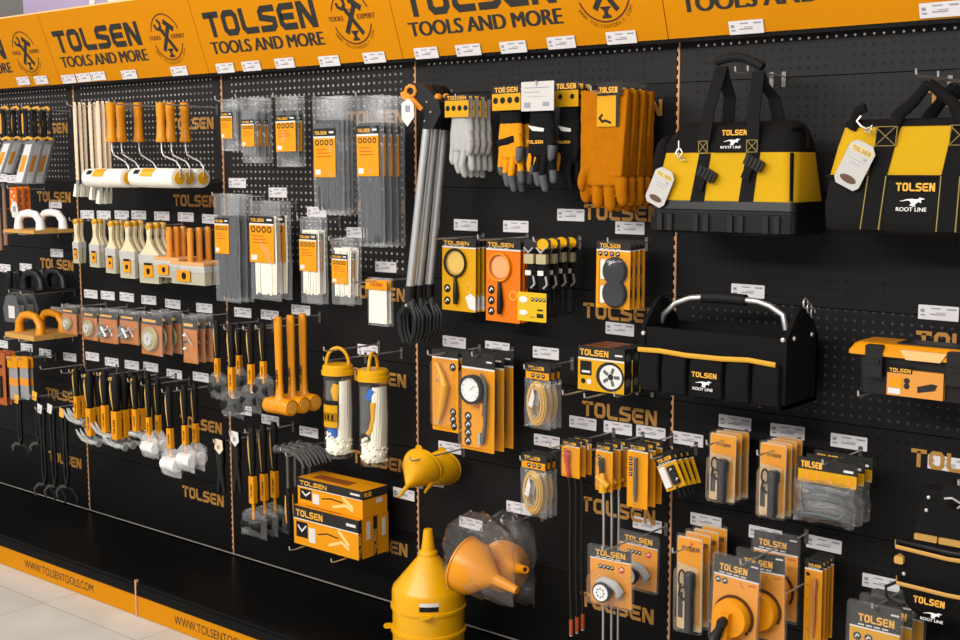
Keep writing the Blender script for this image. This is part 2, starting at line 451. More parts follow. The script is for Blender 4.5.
# slotted uprights between the bays
PEA = mat('slotted_upright_edge', '#c9966c', .5); DK = mat('gap_black', '#0b0b0b', .8)
for k in range(-1, 5):
    u = MB().box(k-.005, k+.005, .003, .02, .13, 2.02, 1)
    u.box(k+.0005, k+.005, -.002, .003, .13, 2.02, 0)
    z = .15
    while z < 2.0:
        u.box(k-.0035, k+.0005, -.002, .003, z, z+.011, 0); z += .025
    struct(u.build('trim_2', [PEA, DK]))
# deck (plinth shelf) with orange front boards
deck = MB().box(-3, 6, -.445, .0, .085, .127).box(-3, 6, -.02, .02, .085, .127)
struct(deck.build('deck_platform', mat('deck_black', '#060606', .33, spec=.22)))
lip = MB().box(-3, 6, -.456, -.445, .083, .131).box(-3, 6, -.459, -.456, .083, .118)
struct(lip.build('deck_platform', mat('lip_black', '#0a0a0a', .6, spec=.1)))
struct(MB().box(-3, 6, -.002, .018, .127, .1305).build('trim_4', mat('grey_edge_strip', '#8c857c', .5)))
BAN = mat('banner_orange', '#c47d00', .6, spec=.1)
BRN = mat('banner_brown_print', '#2b2a26', .6, spec=.2)
BR2 = mat('banner_rust_print', '#5a2a12', .6)
for k in range(-2, 5):
    r = MB().box(.003, .997, -.006, 0, .0, .082).build('front_board', BAN, loc=(k, -.448, 0))
    r = r; e = empty('front_board', (k, -.448, 0))
    bpy.data.objects.remove(r)
    MB().box(.003, .997, -.006, 0, 0.002, .082).build('board', BAN, e)
    if k in (0, 1): ftext(e, 'WWW.TOLSENTOOLS.COM', .225, .026, .49, .032, -.006, BRN, 'web_address', .0)
    tag(e, {0: 'orange front board with web address, whole, left of the joint', 1: 'orange front board cut by the photo bottom, right of the joint'}.get(k, 'orange front board of the low black platform'), 'sign board', 'orange kick boards along the platform')
    MB().box(-.004, .004, -.012, .0, .0, .14).build('trim_3', PEA, loc=(k, -.448, 0))['kind'] = 'structure'
# wall lettering
WL = {-1: [1.8, 1.5, 1.2, .605, .308], 0: [1.8, 1.5, .605, .31], 1: [1.8, 1.5, 1.2, .905, .606, .308], 2: [1.8, 1.5, 1.205, .905, .608, .305], 3: [1.8, 1.205, .905]}
NM = {-1: 'far left bay', 0: 'bay of hammers and rollers', 1: 'bay of cable tie bags', 2: 'bay of gloves and gauges', 3: 'bay of tool bags'}
HN = ['topmost', 'second from the top', 'third from the top', 'fourth from the top', 'fifth from the top', 'lowest']
for bay, zs in WL.items():
    for i, z in enumerate(zs):
        x0 = bay+(.685 if bay < 3 else .70)
        o = MB()
        word(o, 'TOLSEN', 0, 0, .265, .046, -.0025, 0, 0, .22)
        o = o.build('wall_lettering', LETW, loc=(x0, 0, z))
        tag(o, 'tan wall lettering in the '+NM[bay]+', '+HN[i if i < len(zs)-1 or len(zs) == 6 else len(zs)-1], 'lettering', 'maker lettering on the panels')
# banner
BT = Vector((0, -.10, .288)); BT.normalize()
def banner(bay):
    e = empty('header_sign', (bay, -.055, 2.005))
    ang = math.atan2(.10, .288)
    def lie(o): o.rotation_euler = (ang, 0, 0); return o
    lie(MB().box(.0015, .9985, 0, .02, 0, .305, 0).box(.0015, .9985, -.0005, .02, .302, .306, 1).build('sign_panel', [BAN, mat('banner_edge', '#f8c98a', .5)], e))
    lie(MB().box(0, 1, .004, .02, -.012, .0).build('toothed_rail', BLK, e))
    lt = MB()
    for k in range(40): lt.box(k*.025+.004, k*.025+.018, .001, .004, -.006, 0)
    lie(lt.build('rail_teeth', BLK, e))
    lie(word(MB(), 'TOLSEN', .056, .13, .595, .093, -.0008, 0, 0, .25).build('lettering', BRN, e))
    lie(ftext(e, 'TOOLS AND MORE', .058, .068, .60, .046, 0, BRN, 'slogan', .075))
    # emblem: broken ring, crossed spanner and hammer, anvil, words
    m = MB(); cx, cz, R = .812, .15, .088
    for a0, a1 in ((18, 162), (198, 342)):
        m.stroke([(cx+R*math.cos(math.radians(a0+(a1-a0)*i/24)), cz+R*math.sin(math.radians(a0+(a1-a0)*i/24))) for i in range(25)], .005, -.0008, 0)
    lie(m.build('emblem_ring', BR2, e))
    def rot(pts, a, s=1.):
        a = math.radians(a); return [(cx+s*(x*math.cos(a)-z*math.sin(a)), cz+s*(x*math.sin(a)+z*math.cos(a))) for x, z in pts]
    m = MB()
    m.stroke(rot([(0, -.062), (0, .045)], -34), .018, -.0012, 0)       # hammer handle
    m.stroke(rot([(-.03, .052), (.03, .052)], -34), .02, -.0012, 0)
    m.build('emblem_hammer', BRN, e).rotation_euler = (ang, 0, 0)
    m = MB()
    m.stroke(rot([(0, -.07), (0, .04)], 36), .015, -.002, -.0009)
    m.stroke(rot([(.014, .074), (.018, .058), (.010, .045), (-.010, .045), (-.018, .058), (-.014, .074)], 36), .010, -.002, -.0009)
    m.build('emblem_spanner', BRN, e).rotation_euler = (ang, 0, 0)
    m = MB(); m.prism([(cx-.008, cz-.07), (cx+.010, cz-.07), (cx+.006, cz-.06), (cx+.016, cz-.048), (cx-.014, cz-.048), (cx-.005, cz-.06)], -.0008, 0)
    m.box(cx-.016, cx+.018, -.0008, 0, cz-.05, cz-.045).box(cx-.014, cx+.016, -.0008, 0, cz-.078, cz-.070)
    lie(m.build('emblem_anvil', BRN, e))
    lie(ftext(e, 'TOOLS', .706, .142, .068, .016, 0, BR2, 'emblem_word', .07))
    lie(ftext(e, 'EXPERT', .842, .142, .08, .016, 0, BR2, 'emblem_word', .07))
    lie(ftext(e, 'THE', .800, .172, .018, .007, 0, BR2, 'emblem_word', .0))
    m = MB(); tx = 'WWW.TOLSENTOOLS.COM'
    for i, ch in enumerate(tx):
        vs, fs = font_mesh(ch, .015, 0)
        if not vs: continue
        a = math.radians(212+(328-212)*i/(len(tx)-1)); px = cx+(R+.018)*math.cos(a); pz = cz+(R+.018)*math.sin(a); t = a+math.pi/2
        mx_ = sum(v[0] for v in vs)/len(vs)
        m.add([(px+(v[0]-mx_)*math.cos(t)-v[2]*math.sin(t), -.0006, pz+(v[0]-mx_)*math.sin(t)+v[2]*math.cos(t)) for v in vs], fs)
    lie(m.build('emblem_web_address', BR2, e))
    return e
BN = {-1: 'orange header sign at the far left, mostly cut off', 0: 'orange header sign over the paint rollers, second from left', 1: 'orange header sign over the cable tie bags', 2: 'orange header sign over the gloves', 3: 'orange header sign over the tool bags, rightmost'}
for k in range(-1, 4): tag(banner(k), BN[k], 'sign', 'header signs along the top')
# ---------------------------------------------------------------- price tags
PRN = mat('tag_print', '#8a8a94', .6)
TAGW = mat('tag_paper', '#d3cfcf', .5)
def tagproto():
    e = empty('price_tag')
    MB().rbox(-.05, .05, -.0018, 0, -.018, .018, .002).build('paper', TAGW, e)
    m = MB()
    for x0, x1, z0, z1 in ((-.018, .006, .009, .012), (.022, .044, .008, .012), (-.044, -.034, .000, .008), (-.044, -.032, -.009, -.005), (-.02, .018, -.006, -.003), (-.005, .02, -.001, .001)):
        m.box(x0, x1, -.0022, -.0018, z0, z1)
    m.build('printed_lines', PRN, e); return e
TP = [tagproto()]; used = [0]
def ptag(px, py, where, Y=0., lean=False):
    if used[0]: t = copy_tree(TP[0])
    else: t = TP[0]; used[0] = 1
    if lean:
        o = CAM; d = ray(px, py); A = Vector((0, -.055, 2.005)); N = Vector((1, 0, 0)).cross(BT)
        q = o+d*((A-o).dot(N)/d.dot(N)); t.location = q+Vector((0, -.003, 0)); t.rotation_euler = (math.atan2(.10, .288), 0, 0)
    else:
        q = P(px, py, Y); t.location = (q.x, Y, q.z); t.rotation_euler = (0, math.radians(random.uniform(-.8, .8)), 0)
    tag(t, 'white printed price tag '+where, 'price tag', 'price tags')
for px, py, w in ((24, 81, 'on the header sign above the hand saws, left one'), (42, 80, 'on the header sign above the hand saws, right one'),
    (69.5, 79, 'leftmost of three touching ones on the header sign'), (84.5, 77.5, 'middle of three touching ones on the header sign'), (99, 76, 'rightmost of three touching ones on the header sign'),
    (130, 74.5, 'on the header sign above the single middle roller'), (180, 71, 'on the header sign above the rightmost roller'),
    (226, 68, 'on the header sign above the smallest hanging bag'), (252, 66, 'on the header sign above the second small bag'), (285.5, 63, 'on the header sign above the third small bag'),
    (330, 61, 'on the header sign above the black cable tie bags'), (375, 57.5, 'on the header sign above the longest cable tie bags'),
    (427, 53, 'on the header sign above the litter grabbers'), (469, 50, 'on the header sign above the grey gloves'), (514, 47, 'on the header sign above the orange work gloves'),
    (562, 42.5, 'on the header sign above the black gloves'), (622, 37.5, 'on the header sign above the leather gauntlets'),
    (747, 27, 'on the header sign above the yellow tool bag'), (941, 9.5, 'on the header sign above the yellow tote')):
    ptag(px, py, w, lean=True)
for px, py, w in ((13, 179, 'right of a twin beside the saw blades'), (1.5, 178, 'cut by the left edge near the saws'), (55.5, 204, 'above the white-handled floats'), (57, 253, 'below the white-handled floats'),
    (5, 268, 'at the left edge above the trowels'), (26, 267.5, 'behind the black-handled floats'), (57.5, 311, 'behind the orange-handled floats'), (2.5, 344, 'at the left edge below the floats'),
    (27, 347.5, 'above the spatula packs'), (45.5, 353, 'above the empty hook in the far left bay'), (70, 357, 'right end of the row in the far left bay'),
    (87.5, 214.5, 'above the narrowest paint brushes'), (104, 215, 'above the second narrowest paint brushes'), (122, 215, 'above the medium paint brushes'), (139, 215, 'above the wide paint brushes'),
    (162, 216, 'above the widest paint brushes'), (186, 217, 'above the orange-handled block brushes'), (210.5, 219, 'right end of the row over the brushes'),
    (91, 294, 'leftmost of six over the wire wheels'), (108, 295.5, 'second of six over the wire wheels'), (127, 297, 'third of six over the wire wheels'), (149, 300, 'fourth of six over the wire wheels'), (173, 304, 'fifth of six over the wire wheels'), (204.5, 308, 'rightmost of six over the wire wheels'),
    (92.5, 356.5, 'leftmost of six over the claw hammers'), (112, 362, 'second of six over the claw hammers'), (132, 365, 'third of six over the claw hammers'), (151, 367, 'fourth of six over the claw hammers'), (174.5, 374, 'fifth of six over the claw hammers'), (201, 377, 'rightmost of six over the claw hammers'),
    (237.5, 183, 'above the grey cable tie bags'), (278, 192.5, 'above the white cable tie bags'), (317, 212, 'beside the black cable tie bags'), (357, 232.5, 'half hidden by the longest cable tie bags'), (386, 267, 'above the small white bag'),
    (243, 312.5, 'above the black mallets, left one'), (270, 315, 'above the black mallets, right one'), (301, 310, 'above the yellow dead-blow hammers'),
    (270.5, 420, 'above the black-handled bagged mallets'), (309, 432, 'above the grey-headed hammers'), (368, 350, 'above the clear mop tubes'), (243.5, 410, 'peeping out below the black mallets'), (404, 494, 'behind the small funnels'),
    (466, 225, 'above the yellow magnifier cards'), (516, 226.5, 'above the orange magnifier cards'), (571, 215, 'below the black gloves'), (630, 228, 'above the twin round cards'),
    (454.5, 342, 'above the blow gun cards'), (497.5, 347.5, 'above the pressure gauge cards'), (546, 353, 'above the upper bungee bags'), (620, 329, 'above the worklight boxes'),
    (450, 447.5, 'above the small funnels'), (547, 441, 'above the lower bungee bags'), (583, 423, 'leftmost of three over the pick-up tools'), (618, 428, 'middle of three over the pick-up tools'), (651, 432.5, 'rightmost of three over the pick-up tools'),
    (519, 508, 'below the lower bungee bags'), (647.5, 524.5, 'above the headlamp cards'), (471, 523.5, 'left of the bagged funnels'),
    (688, 439, 'above the tilted small packs'), (735, 422.5, 'above the left torch packs'), (787.5, 431.5, 'above the right torch packs'), (849, 442, 'above the goggle bags'),
    (748, 291, 'above the black open tote'), (938.5, 313, 'above the orange-lidded toolbox'), (948, 464, 'above the black tool pouch'), (765.5, 534, 'above the measuring tape cards'), (824, 544, 'above the thin tester cards'), (881, 583, 'beside the tool pouch'), (706, 521, 'above the large torch packs')):
    ptag(px, py, w)
# ================================================================ builders of the goods
def pillow(w, h, t, seed=0, nx=10, nz=18, amp=.004, top=.0, m=0, gather=.0, open_edge=True):
    "soft bag: two crumpled skins joined at the seams; hangs down from z=0"
    mb = MB(); n = nx+1
    def P_(i, j, s):
        u = i/nx*2-1; v = j/nz; x = u*w/2; z = -v*h
        th = t/2*(1-abs(u)**4)*(1-abs(2*v-1)**6)
        k = noise.noise(Vector((x*38+seed*7, z*38, s*3+seed)))*amp+noise.noise(Vector((x*110+seed, z*90, s*5)))*amp*.5
        if v < .22: k *= 1.8+top
        edge = 0 if (i in (0, nx) or j in (0, nz)) else 1
        gx = 1-gather*max(0, 1-v*4)
        return (x*gx+noise.noise(Vector((z*20, seed, 1)))*amp*.6, s*(-1)*(th*edge)-(k*edge)+noise.noise(Vector((x*20, z*14, seed)))*amp, z+(noise.noise(Vector((x*40, seed, 3)))*amp if j in (0, nz) else 0))
    for s in (1, -1):
        vs = [P_(i, j, s) for j in range(nz+1) for i in range(nx+1)]
        fs = []
        for j in range(nz):
            for i in range(nx):
                a = j*n+i; q = (a, a+n, a+n+1, a+1)
                fs.append(q if s == 1 else q[::-1])
        mb.add(vs, fs, m)
    return mb
def tiebag(w, h, lx0, lx1, lt, lb, tie, t=.012, seed=0, bundle=None):
    "lx, lt, lb as fractions of the bag"
    r = empty('cable_tie_bag')
    # ties
    m = MB(); n = 13; z1 = -h*(bundle or (.2, .97))[0]; z2 = -h*(bundle or (.2, .97))[1]
    bx0, bx1 = -w*.36, w*.36
    rnd = random.Random(seed)
    for i in range(n):
        x = bx0+(bx1-bx0)*(i+.5)/n; y = rnd.uniform(-.003, .003)
        m.tube([(x+rnd.uniform(-.004, .004), y, z1+rnd.uniform(-.008, 0)), (x, y-.001, (z1+z2)/2), (x*.96+rnd.uniform(-.004, .004), y, z2+rnd.uniform(0, .012))], w*.034, 4, flat=.4)
        m.box(x-w*.028, x+w*.028, y-.003, y+.003, z1-.008, z1)
    m.build('cable_ties', tie, r)
    x0, x1 = -w/2+lx0*w, -w/2+lx1*w; za, zb = -lt*h, -lb*h; hh = (za-zb)
    c = MB().box(x0, x1, -t*.5-.0012, -t*.5-.0006, zb, za-hh*.16).box(x0, x1, -t*.5-.0012, -t*.5-.0006, za-hh*.16, za, 1)
    c.box(x0+.06*(x1-x0), x0+.3*(x1-x0), -t*.5-.0016, -t*.5-.0012, zb+.05*hh, zb+.16*hh, 2).box(x0, x1, -t*.5-.0015, -t*.5-.0012, za-hh*.2, za-hh*.16, 2)
    c = c.build('header_label', [ORG, DGR, WHT], r)
    yy = -t*.5-.0012; ww = x1-x0
    lettering(c, x0+.05*ww, za-hh*.125, ww*.55, hh*.07, yy, LET, .0004)
    g = MB(); g.box(x0+.72*ww, x0+.93*ww, yy-.0004, yy, za-hh*.1, za-hh*.06, 1)
    for k in range(4):
        cx = x0+ww*(.16+.22*k); g.stroke([(cx+ww*.075*math.cos(q*math.pi/4), za-hh*.29+ww*.075*math.sin(q*math.pi/4)) for q in range(8)], ww*.035, yy-.0004, yy, 0, True)
    for k in range(3): g.box(x0+.12*ww, x0+(.6+.1*k)*ww, yy-.0004, yy, za-hh*(.44+.07*k), za-hh*(.425+.07*k), 2)
    g.build('printed_icons', [BLK, WHT, RED], c)
    pillow(w, h, t, seed, amp=.0035).build('film_bag', FILM, r, 60)
    return r
def card_base(name, w, h, head=.2, body=ORG, lw=.72, lx=.1, clear=0., letters=True, cut=True, hm=None, stripe=True, th=.0016):
    "hanging card, origin at top centre"
    r = empty(name); x0, x1 = -w/2, w/2
    m = MB(); hh = h*head
    m.rbox(x0+clear, x1-clear, -th, 0, -h+clear, -hh, .002, 0)
    if head: m.rbox(x0+clear, x1-clear, -th, 0, -hh, -clear, .003, 1)
    if stripe and head: m.box(x0+clear, x1-clear, -th-.0003, -th, -hh-h*.018, -hh, 2)
    m.rbox(-.014, .014, -th-.0003, -th, -clear-.012, -clear-.005, .003, 3)
    m.build('backing_card', [body, hm or DGR, WHT, BLK], r)
    if letters:
        W_ = w-2*clear
        lettering(r, x0+clear+lx*W_, -hh+hh*.2, W_*lw, min(hh*.42, W_*lw/4.6), -th-.0003, LET, .0005)
        if w > .05: bars(r, [(x0+clear+W_*(lx+.16*k), x0+clear+W_*(lx+.16*k+.12), -hh+hh*.06, -hh+hh*.11) for k in range(4)], -th-.0003, WHT, 'small_print')
    return r
def icons(r, pts, rad, y, mm=BLK, square=False, name='printed_icons'):
    m = MB()
    for x, z in pts:
        if square: m.rbox(x-rad, x+rad, y-.0005, y, z-rad, z+rad, rad*.3)
        else: m.disc(x, z, rad, y-.0005, y, 0, 12)
    # pale figure inside each icon
    for x, z in pts: m.stroke([(x-rad*.5, z-rad*.3), (x, z+rad*.4), (x+rad*.5, z)], rad*.3, y-.0009, y-.0005, 1)
    return m.build(name, [mm, WHT], r)
def bars(r, items, y, mm, name='printed_text'):
    m = MB()
    for x0, x1, z0, z1 in items: m.box(x0, x1, y-.0005, y, z0, z1)
    return m.build(name, mm, r)
def blister(r, x0, x1, z0, z1, d, y=-.0018, rr=.012, mm=None):
    m = MB(); a = rrect(x0, x1, z0, z1, rr, 4); i = min(.006, (x1-x0)*.12); b = rrect(x0+i, x1-i, z0+i, z1-i, rr*.8, 4); n = len(a)
    vs = [(x, y, z) for x, z in a]+[(x, y-d*.8, z) for x, z in b]+[(x*.999, y-d, z) for x, z in rrect(x0+2*i, x1-2*i, z0+2*i, z1-2*i, rr*.6, 4)]
    fs = [(k, (k+1) % n, n+(k+1) % n, n+k) for k in range(n)]+[(n+k, n+(k+1) % n, 2*n+(k+1) % n, 2*n+k) for k in range(n)]+[tuple(range(2*n, 3*n))]
    m.add(vs, fs); return m.build('blister', mm or BLS, r, 40)

# ================================================================ far left bay (A)
def saw(h, bl, bw):
    r = empty('hand_saw'); w = h*.55
    # D shaped grip
    o = [(-w*.28, 0), (-w*.42, -h*.1), (-w*.34, -h*.5), (-w*.42, -h*.9), (-w*.2, -h)]
    MB().tube([(x, 0, z) for x, z in o], [h*.06, h*.085, h*.085, h*.09, h*.06], 8, flat=.7).tube([(-w*.3, 0, -h*.02), (w*.1, 0, -h*.03), (w*.36, 0, -h*.16), (w*.26, 0, -h*.5), (w*.36, 0, -h*.86), (-w*.25, 0, -h*.97)], h*.05, 8, flat=.7).build('grip', RUB, r, 60)
    MB().tube([(-w*.42, -.004, -.004), (w*.1, -.005, .0), (w*.3, -.004, -.012)], h*.045, 6).tube([(-w*.5, -.006, -h*.2), (-w*.42, -.010, -h*.45), (-w*.5, -.006, -h*.8)], h*.03, 6).tube([(-w*.5, -.004, -h*.98), (0, -.006, -h*.93), (w*.42, -.004, -h*.98)], h*.05, 6).build('yellow_grip_inlay', LET, r, 60)
    sh = .085
    b = MB().prism([(-bw*.55-sh, -h-bl), (bw*.35-sh, -h-bl), (bw*.5, -h), (-bw*.35, -h)], -.001, .001).build('blade', STL, r)
    MB().prism([(-bw*.50-sh, -h-bl*.97), (bw*.12-sh, -h-bl*.97), (bw*.2, -h-bl*.1), (-bw*.32, -h-bl*.1)], -.0022, -.001).build('paper_sleeve', mat('sleeve_grey', '#cfcdcc', .5), r)
    MB().prism([(-bw*.36-sh*.7, -h-bl*.72), (bw*.0-sh*.7, -h-bl*.72), (bw*.05-sh*.3, -h-bl*.35), (-bw*.3-sh*.3, -h-bl*.35)], -.003, -.0022).build('orange_label', ORG, r)
    return r
for (a, n, px, yb, d) in ((1, 2, 7, 174, 'left group'), (2, 3, 29, 184, 'right group')):
    X, Z, w, h = fitr(px-6, px+6, 107, 140, -.2); _, _, _, H2 = fit(px-6, px+6, 140, yb, -.2)
    series(saw(h, H2, .095), X, Z, -.2, n, .045 if a == 2 else .05, 'hand saw with black and yellow grip, '+d, 'hand saw', 'hand saws at the top left', short='hand saws, '+d)
def trowelstick(w, h):
    r = empty('wooden_rod_tool')
    MB().tube([(0, 0, 0), (0, 0, -h*.3), (0, 0, -h)], [w*.3, w*.42, w*.5], 8).build('handle', mat('brown_wood', '#8a6a58', .6, var=.2), r, 60)
    MB().tube([(0, 0, 0), (0, 0, -.02)], w*.52, 8).build('end_cap', GRY, r, 60)
    return r
for px, yt, yb, d in ((5, 183, 245, 'right one'), (0, 207, 250, 'left one at the photo edge')):
    X, Z, w, h = fitr(px-3, px+3, yt, yb, -.12)
    series(trowelstick(w*.8, h), X, Z, -.12, 1, 0, 'long brown wooden tool handle below the saws, '+d, 'tool handle', 'brown wooden handles', short='brown tool handle, '+d)
X, Z, w, h = fit(11, 18, 187, 212, -.15)
def strip(w, h):
    r = empty('orange_strip_pack')
    MB().rbox(-w/2, w/2, -.006, 0, -h, 0, .004).build('strip_body', ORD, r)
    m = MB()
    for k in range(5):
        m.disc(-w*.15+(k % 2)*w*.3, -h*.2-k*h*.16, w*.11, -.0072, -.006, 0, 8)
    m.build('white_dots', WHT, r); return r
series(strip(w, h), X, Z, -.15, 3, .03, 'orange dotted strip pack behind the white-handled floats', 'strip pack', 'orange strips in the far left bay')
q = P(14.5, 209, -.19); e = empty('hang_tag', q)
MB().prism([(-.02, -.035), (.015, -.04), (.032, -.012), (.018, .03), (-.012, .034), (-.03, .005)], -.001, 0).build('paper', WHT, e)
MB().rbox(-.01, .012, -.0015, -.001, -.012, .012, .001).build('printed_mark', PRN, e)
tag(e, 'white hexagonal paper tag left of the white float handles', 'tag')
# floats lying on pairs of pegs
def floatool(w, d, t, board, hand, hh):
    r = empty('plastering_float')
    MB().box(-w/2, w/2, -d, 0, 0, t).build('board', board, r)
    pts = [(-w*.36, 0), (-w*.35, hh*.55), (-w*.22, hh*.92), (0, hh), (w*.22, hh*.92), (w*.35, hh*.55), (w*.36, 0)]
    MB().tube([(x, -d/2, t+z) for x, z in pts], [d*.21, d*.17, d*.16, d*.17, d*.16, d*.17, d*.21], 8).build('arch_handle', hand, r, 70)
    return r
def floats(pxl, pyl, pxn, pyn, pxr, pyr, board, hand, t, hh, nm, grp):
    # near corner (pxn,pyn) at Y0; board runs back to the wall
    Y0 = -.23; a = P(pxn, pyn, Y0); wl = P(pxl, pyl, Y0); w = a.x-wl.x
    dd = (-.015-Y0)/2
    f = floatool(w, dd*.96, t, board, hand, hh)
    z = a.z-t/2
    for i in range(2):
        o = f if i == 0 else copy_tree(f)
        o.location = (a.x-w/2, Y0+dd*(1+i), z)
        tag(o, nm+(', nearer one' if i == 0 else ', one by the wall'), 'float', grp)
    for k, dx in enumerate((.25, .75)):
        h_ = hook(a.x-w+w*dx, z-.004, .26, nm+(', left peg' if k == 0 else ', right peg'), 0, 'shelf_peg')
floats(3, 231, 33, 232.5, 74, 231, BOARD, WPL, .014, .07, 'tan board float with white arch handle', 'white-handled floats')
floats(10, 291.5, 33, 292.5, 75, 287, BPL, BPL, .012, .07, 'black float with black arch handle', 'black floats')
floats(4, 333, 33, 339, 76, 331, BOARD, ORP, .022, .08, 'tan board float with orange arch handle', 'orange-handled floats')
# pointing trowels at the left edge
def trowel(w, h):
    r = empty('pointing_trowel')
    m = MB(); m.prism([(-w*.4, -h), (w*.4, -h), (w*.5, -h*.75), (w*.3, -h*.5), (0, -h*.42), (-w*.3, -h*.5), (-w*.5, -h*.75)], -.0015, 0).build('blade', GRY, r)
    MB().tube([(0, 0, 0), (0, -.004, -h*.15), (0, -.004, -h*.38), (0, 0, -h*.45)], [w*.08, w*.12, w*.1, w*.05], 8).build('handle', RUB, r, 60)
    MB().rbox(-w*.16, w*.2, -.0025, -.0015, -h*.92, -h*.68, .003).build('white_label', WHT, r)
    return r
X, Z, w, h = fit(1, 21, 271, 322, -.16)
series(trowel(w*.85, h), X, Z, -.16, 3, .045, 'grey-bladed trowel with black handle and white label', 'trowel', 'trowels in the far left bay')
# carded goods and spatulas
def plaincard(w, h, nm='orange_card_pack'):
    r = card_base(nm, w, h, .0, mat('brown_orange_card', '#a8592a', .55), letters=False); bars(r, [(-w*.3, w*.25, -h*.3, -h*.24), (-w*.3, w*.1, -h*.36, -h*.33)], -.0016, BLK)
    MB().rbox(-w*.25, w*.25, -.012, -.0016, -h*.85, -h*.45, .006).build('product', DGR, r, 30); return r
X, Z, w, h = fit(-6, 6, 352, 404, -.16)
series(plaincard(w, h), X, Z, -.16, 3, .025, 'orange-brown carded pack cut by the left photo edge', 'pack', 'orange packs at the left edge')
def spatula(w, h):
    r = empty('spatula_pack')
    MB().rbox(-w*.42, w*.42, -.002, 0, -h, -h*.2, .003).build('grey_blade', mat('pale_blade', '#8f8f92', .5), r)
    MB().rbox(-w/2, w/2, -.006, .0, -h*.26, 0, .004).build('orange_cap', ORG, r)
    MB().box(-w*.43, w*.43, -.003, -.002, -h*.68, -h*.5).build('orange_band', ORW, r)
    return r
for px, d in ((14, 'left one'), (24.5, 'right one')):
    X, Z, w, h = fit(px-5, px+5, 357, 399, -.16)
    series(spatula(w, h), X, Z, -.16, 2, .022, 'grey spatula with orange cap, '+d, 'spatula', 'spatulas in the far left bay', short='grey spatulas, '+d)
def lopper(w, h, lab):
    r = empty('pruning_lopper')
    MB().tube([(-w*.10, 0, -.0), (-w*.05, 0, -h*.3), (-w*.08, 0, -h*.7), (0, 0, -h*.84)], [.008, .007, .006, .008], 6).build('handle', BPL, r, 60)
    MB().tube([(w*.10, 0, -.01), (w*.06, 0, -h*.3), (w*.09, 0, -h*.7), (0, 0, -h*.84)], [.008, .007, .006, .008], 6).build('handle', BPL, r, 60)
    m = MB(); m.stroke([(0, -h*.84), (-w*.3, -h*.86), (-w*.5, -h*.93), (-w*.45, -h)], .012, -.003, 0)
    m.build('curved_blade', DST, r)
    MB().stroke([(0, -h*.84), (w*.25, -h*.87), (w*.42, -h*.93), (w*.4, -h)], .012, .0005, .003).build('hook_blade', BPL, r)
    MB().prism([(-.02, -.02), (.012, -.026), (.024, .012), (-.014, .02)], -.012, -.011).build('paper_tag', lab, r)
    return r
for px, pw, yt, yb, lab, d in ((20, 17, 398, 452, LET, 'short dark lopper with curved blade and yellow tag, left'), (38, 17, 395, 452, LET, 'short dark lopper with curved blade and yellow tag, right'),
     (44, 22, 408, 498, WHT, 'long dark lopper with white tag, left'), (54, 22, 408, 500, WHT, 'long dark lopper with white tag, right'), (66, 22, 412, 500, LET, 'long dark lopper beside the hammers, yellow tag')):
    X, Z, w, h = fit(px-pw/2, px+pw/2, yt, yb, -.18)
    series(lopper(w, h, lab), X, Z, -.18, 1, 0, d, 'lopper', 'loppers in the far left bay', hk=px < 50)
for px, py, d in ((45, 370, 'empty upper metal hook left of the claw hammers'), (66, 374, 'empty lower metal hook left of the claw hammers')):
    q = P(px, py, -.2); o = hook(q.x, q.z, .22, 'x'); o['label'] = d
# ================================================================ bay B
def radbrush(w, h):
    r = empty('radiator_brush')
    a = h*.83
    MB().tube([(w*.1, 0, 0), (w*.1, 0, -a*.1), (w*.14, 0, -a*.6), (w*.2, 0, -a)], [w*.2, w*.3, w*.27, w*.24], 8, flat=.7).build('wooden_handle', WOD, r, 60)
    MB().tube([(w*.2, 0, -a), (w*.02, 0, -a-h*.06)], [w*.24, w*.3], 8, flat=.7).build('ferrule', STL, r, 60)
    MB().prism([(-w*.62, -h), (-w*.02, -h-.004), (w*.2, -a-h*.05), (-w*.18, -a-h*.04)], -.008, .008).build('bristles', BRI, r)
    return r
for px, w_, yt, yb, n, d in ((76, 9, 102, 196, 3, 'leftmost group'), (91, 9, 102, 199, 2, 'middle group'), (99, 11, 101, 203, 3, 'group beside the orange rollers')):
    X, Z, w, h = fitr(px-w_/2, px+w_/2, yt, yb, -.2)
    series(radbrush(w*.9, h), X, Z, -.2, n, .022, 'long pale wooden radiator brush, '+d, 'brush', 'long-handled brushes', short='long wooden brushes, '+d, hz=-.02)
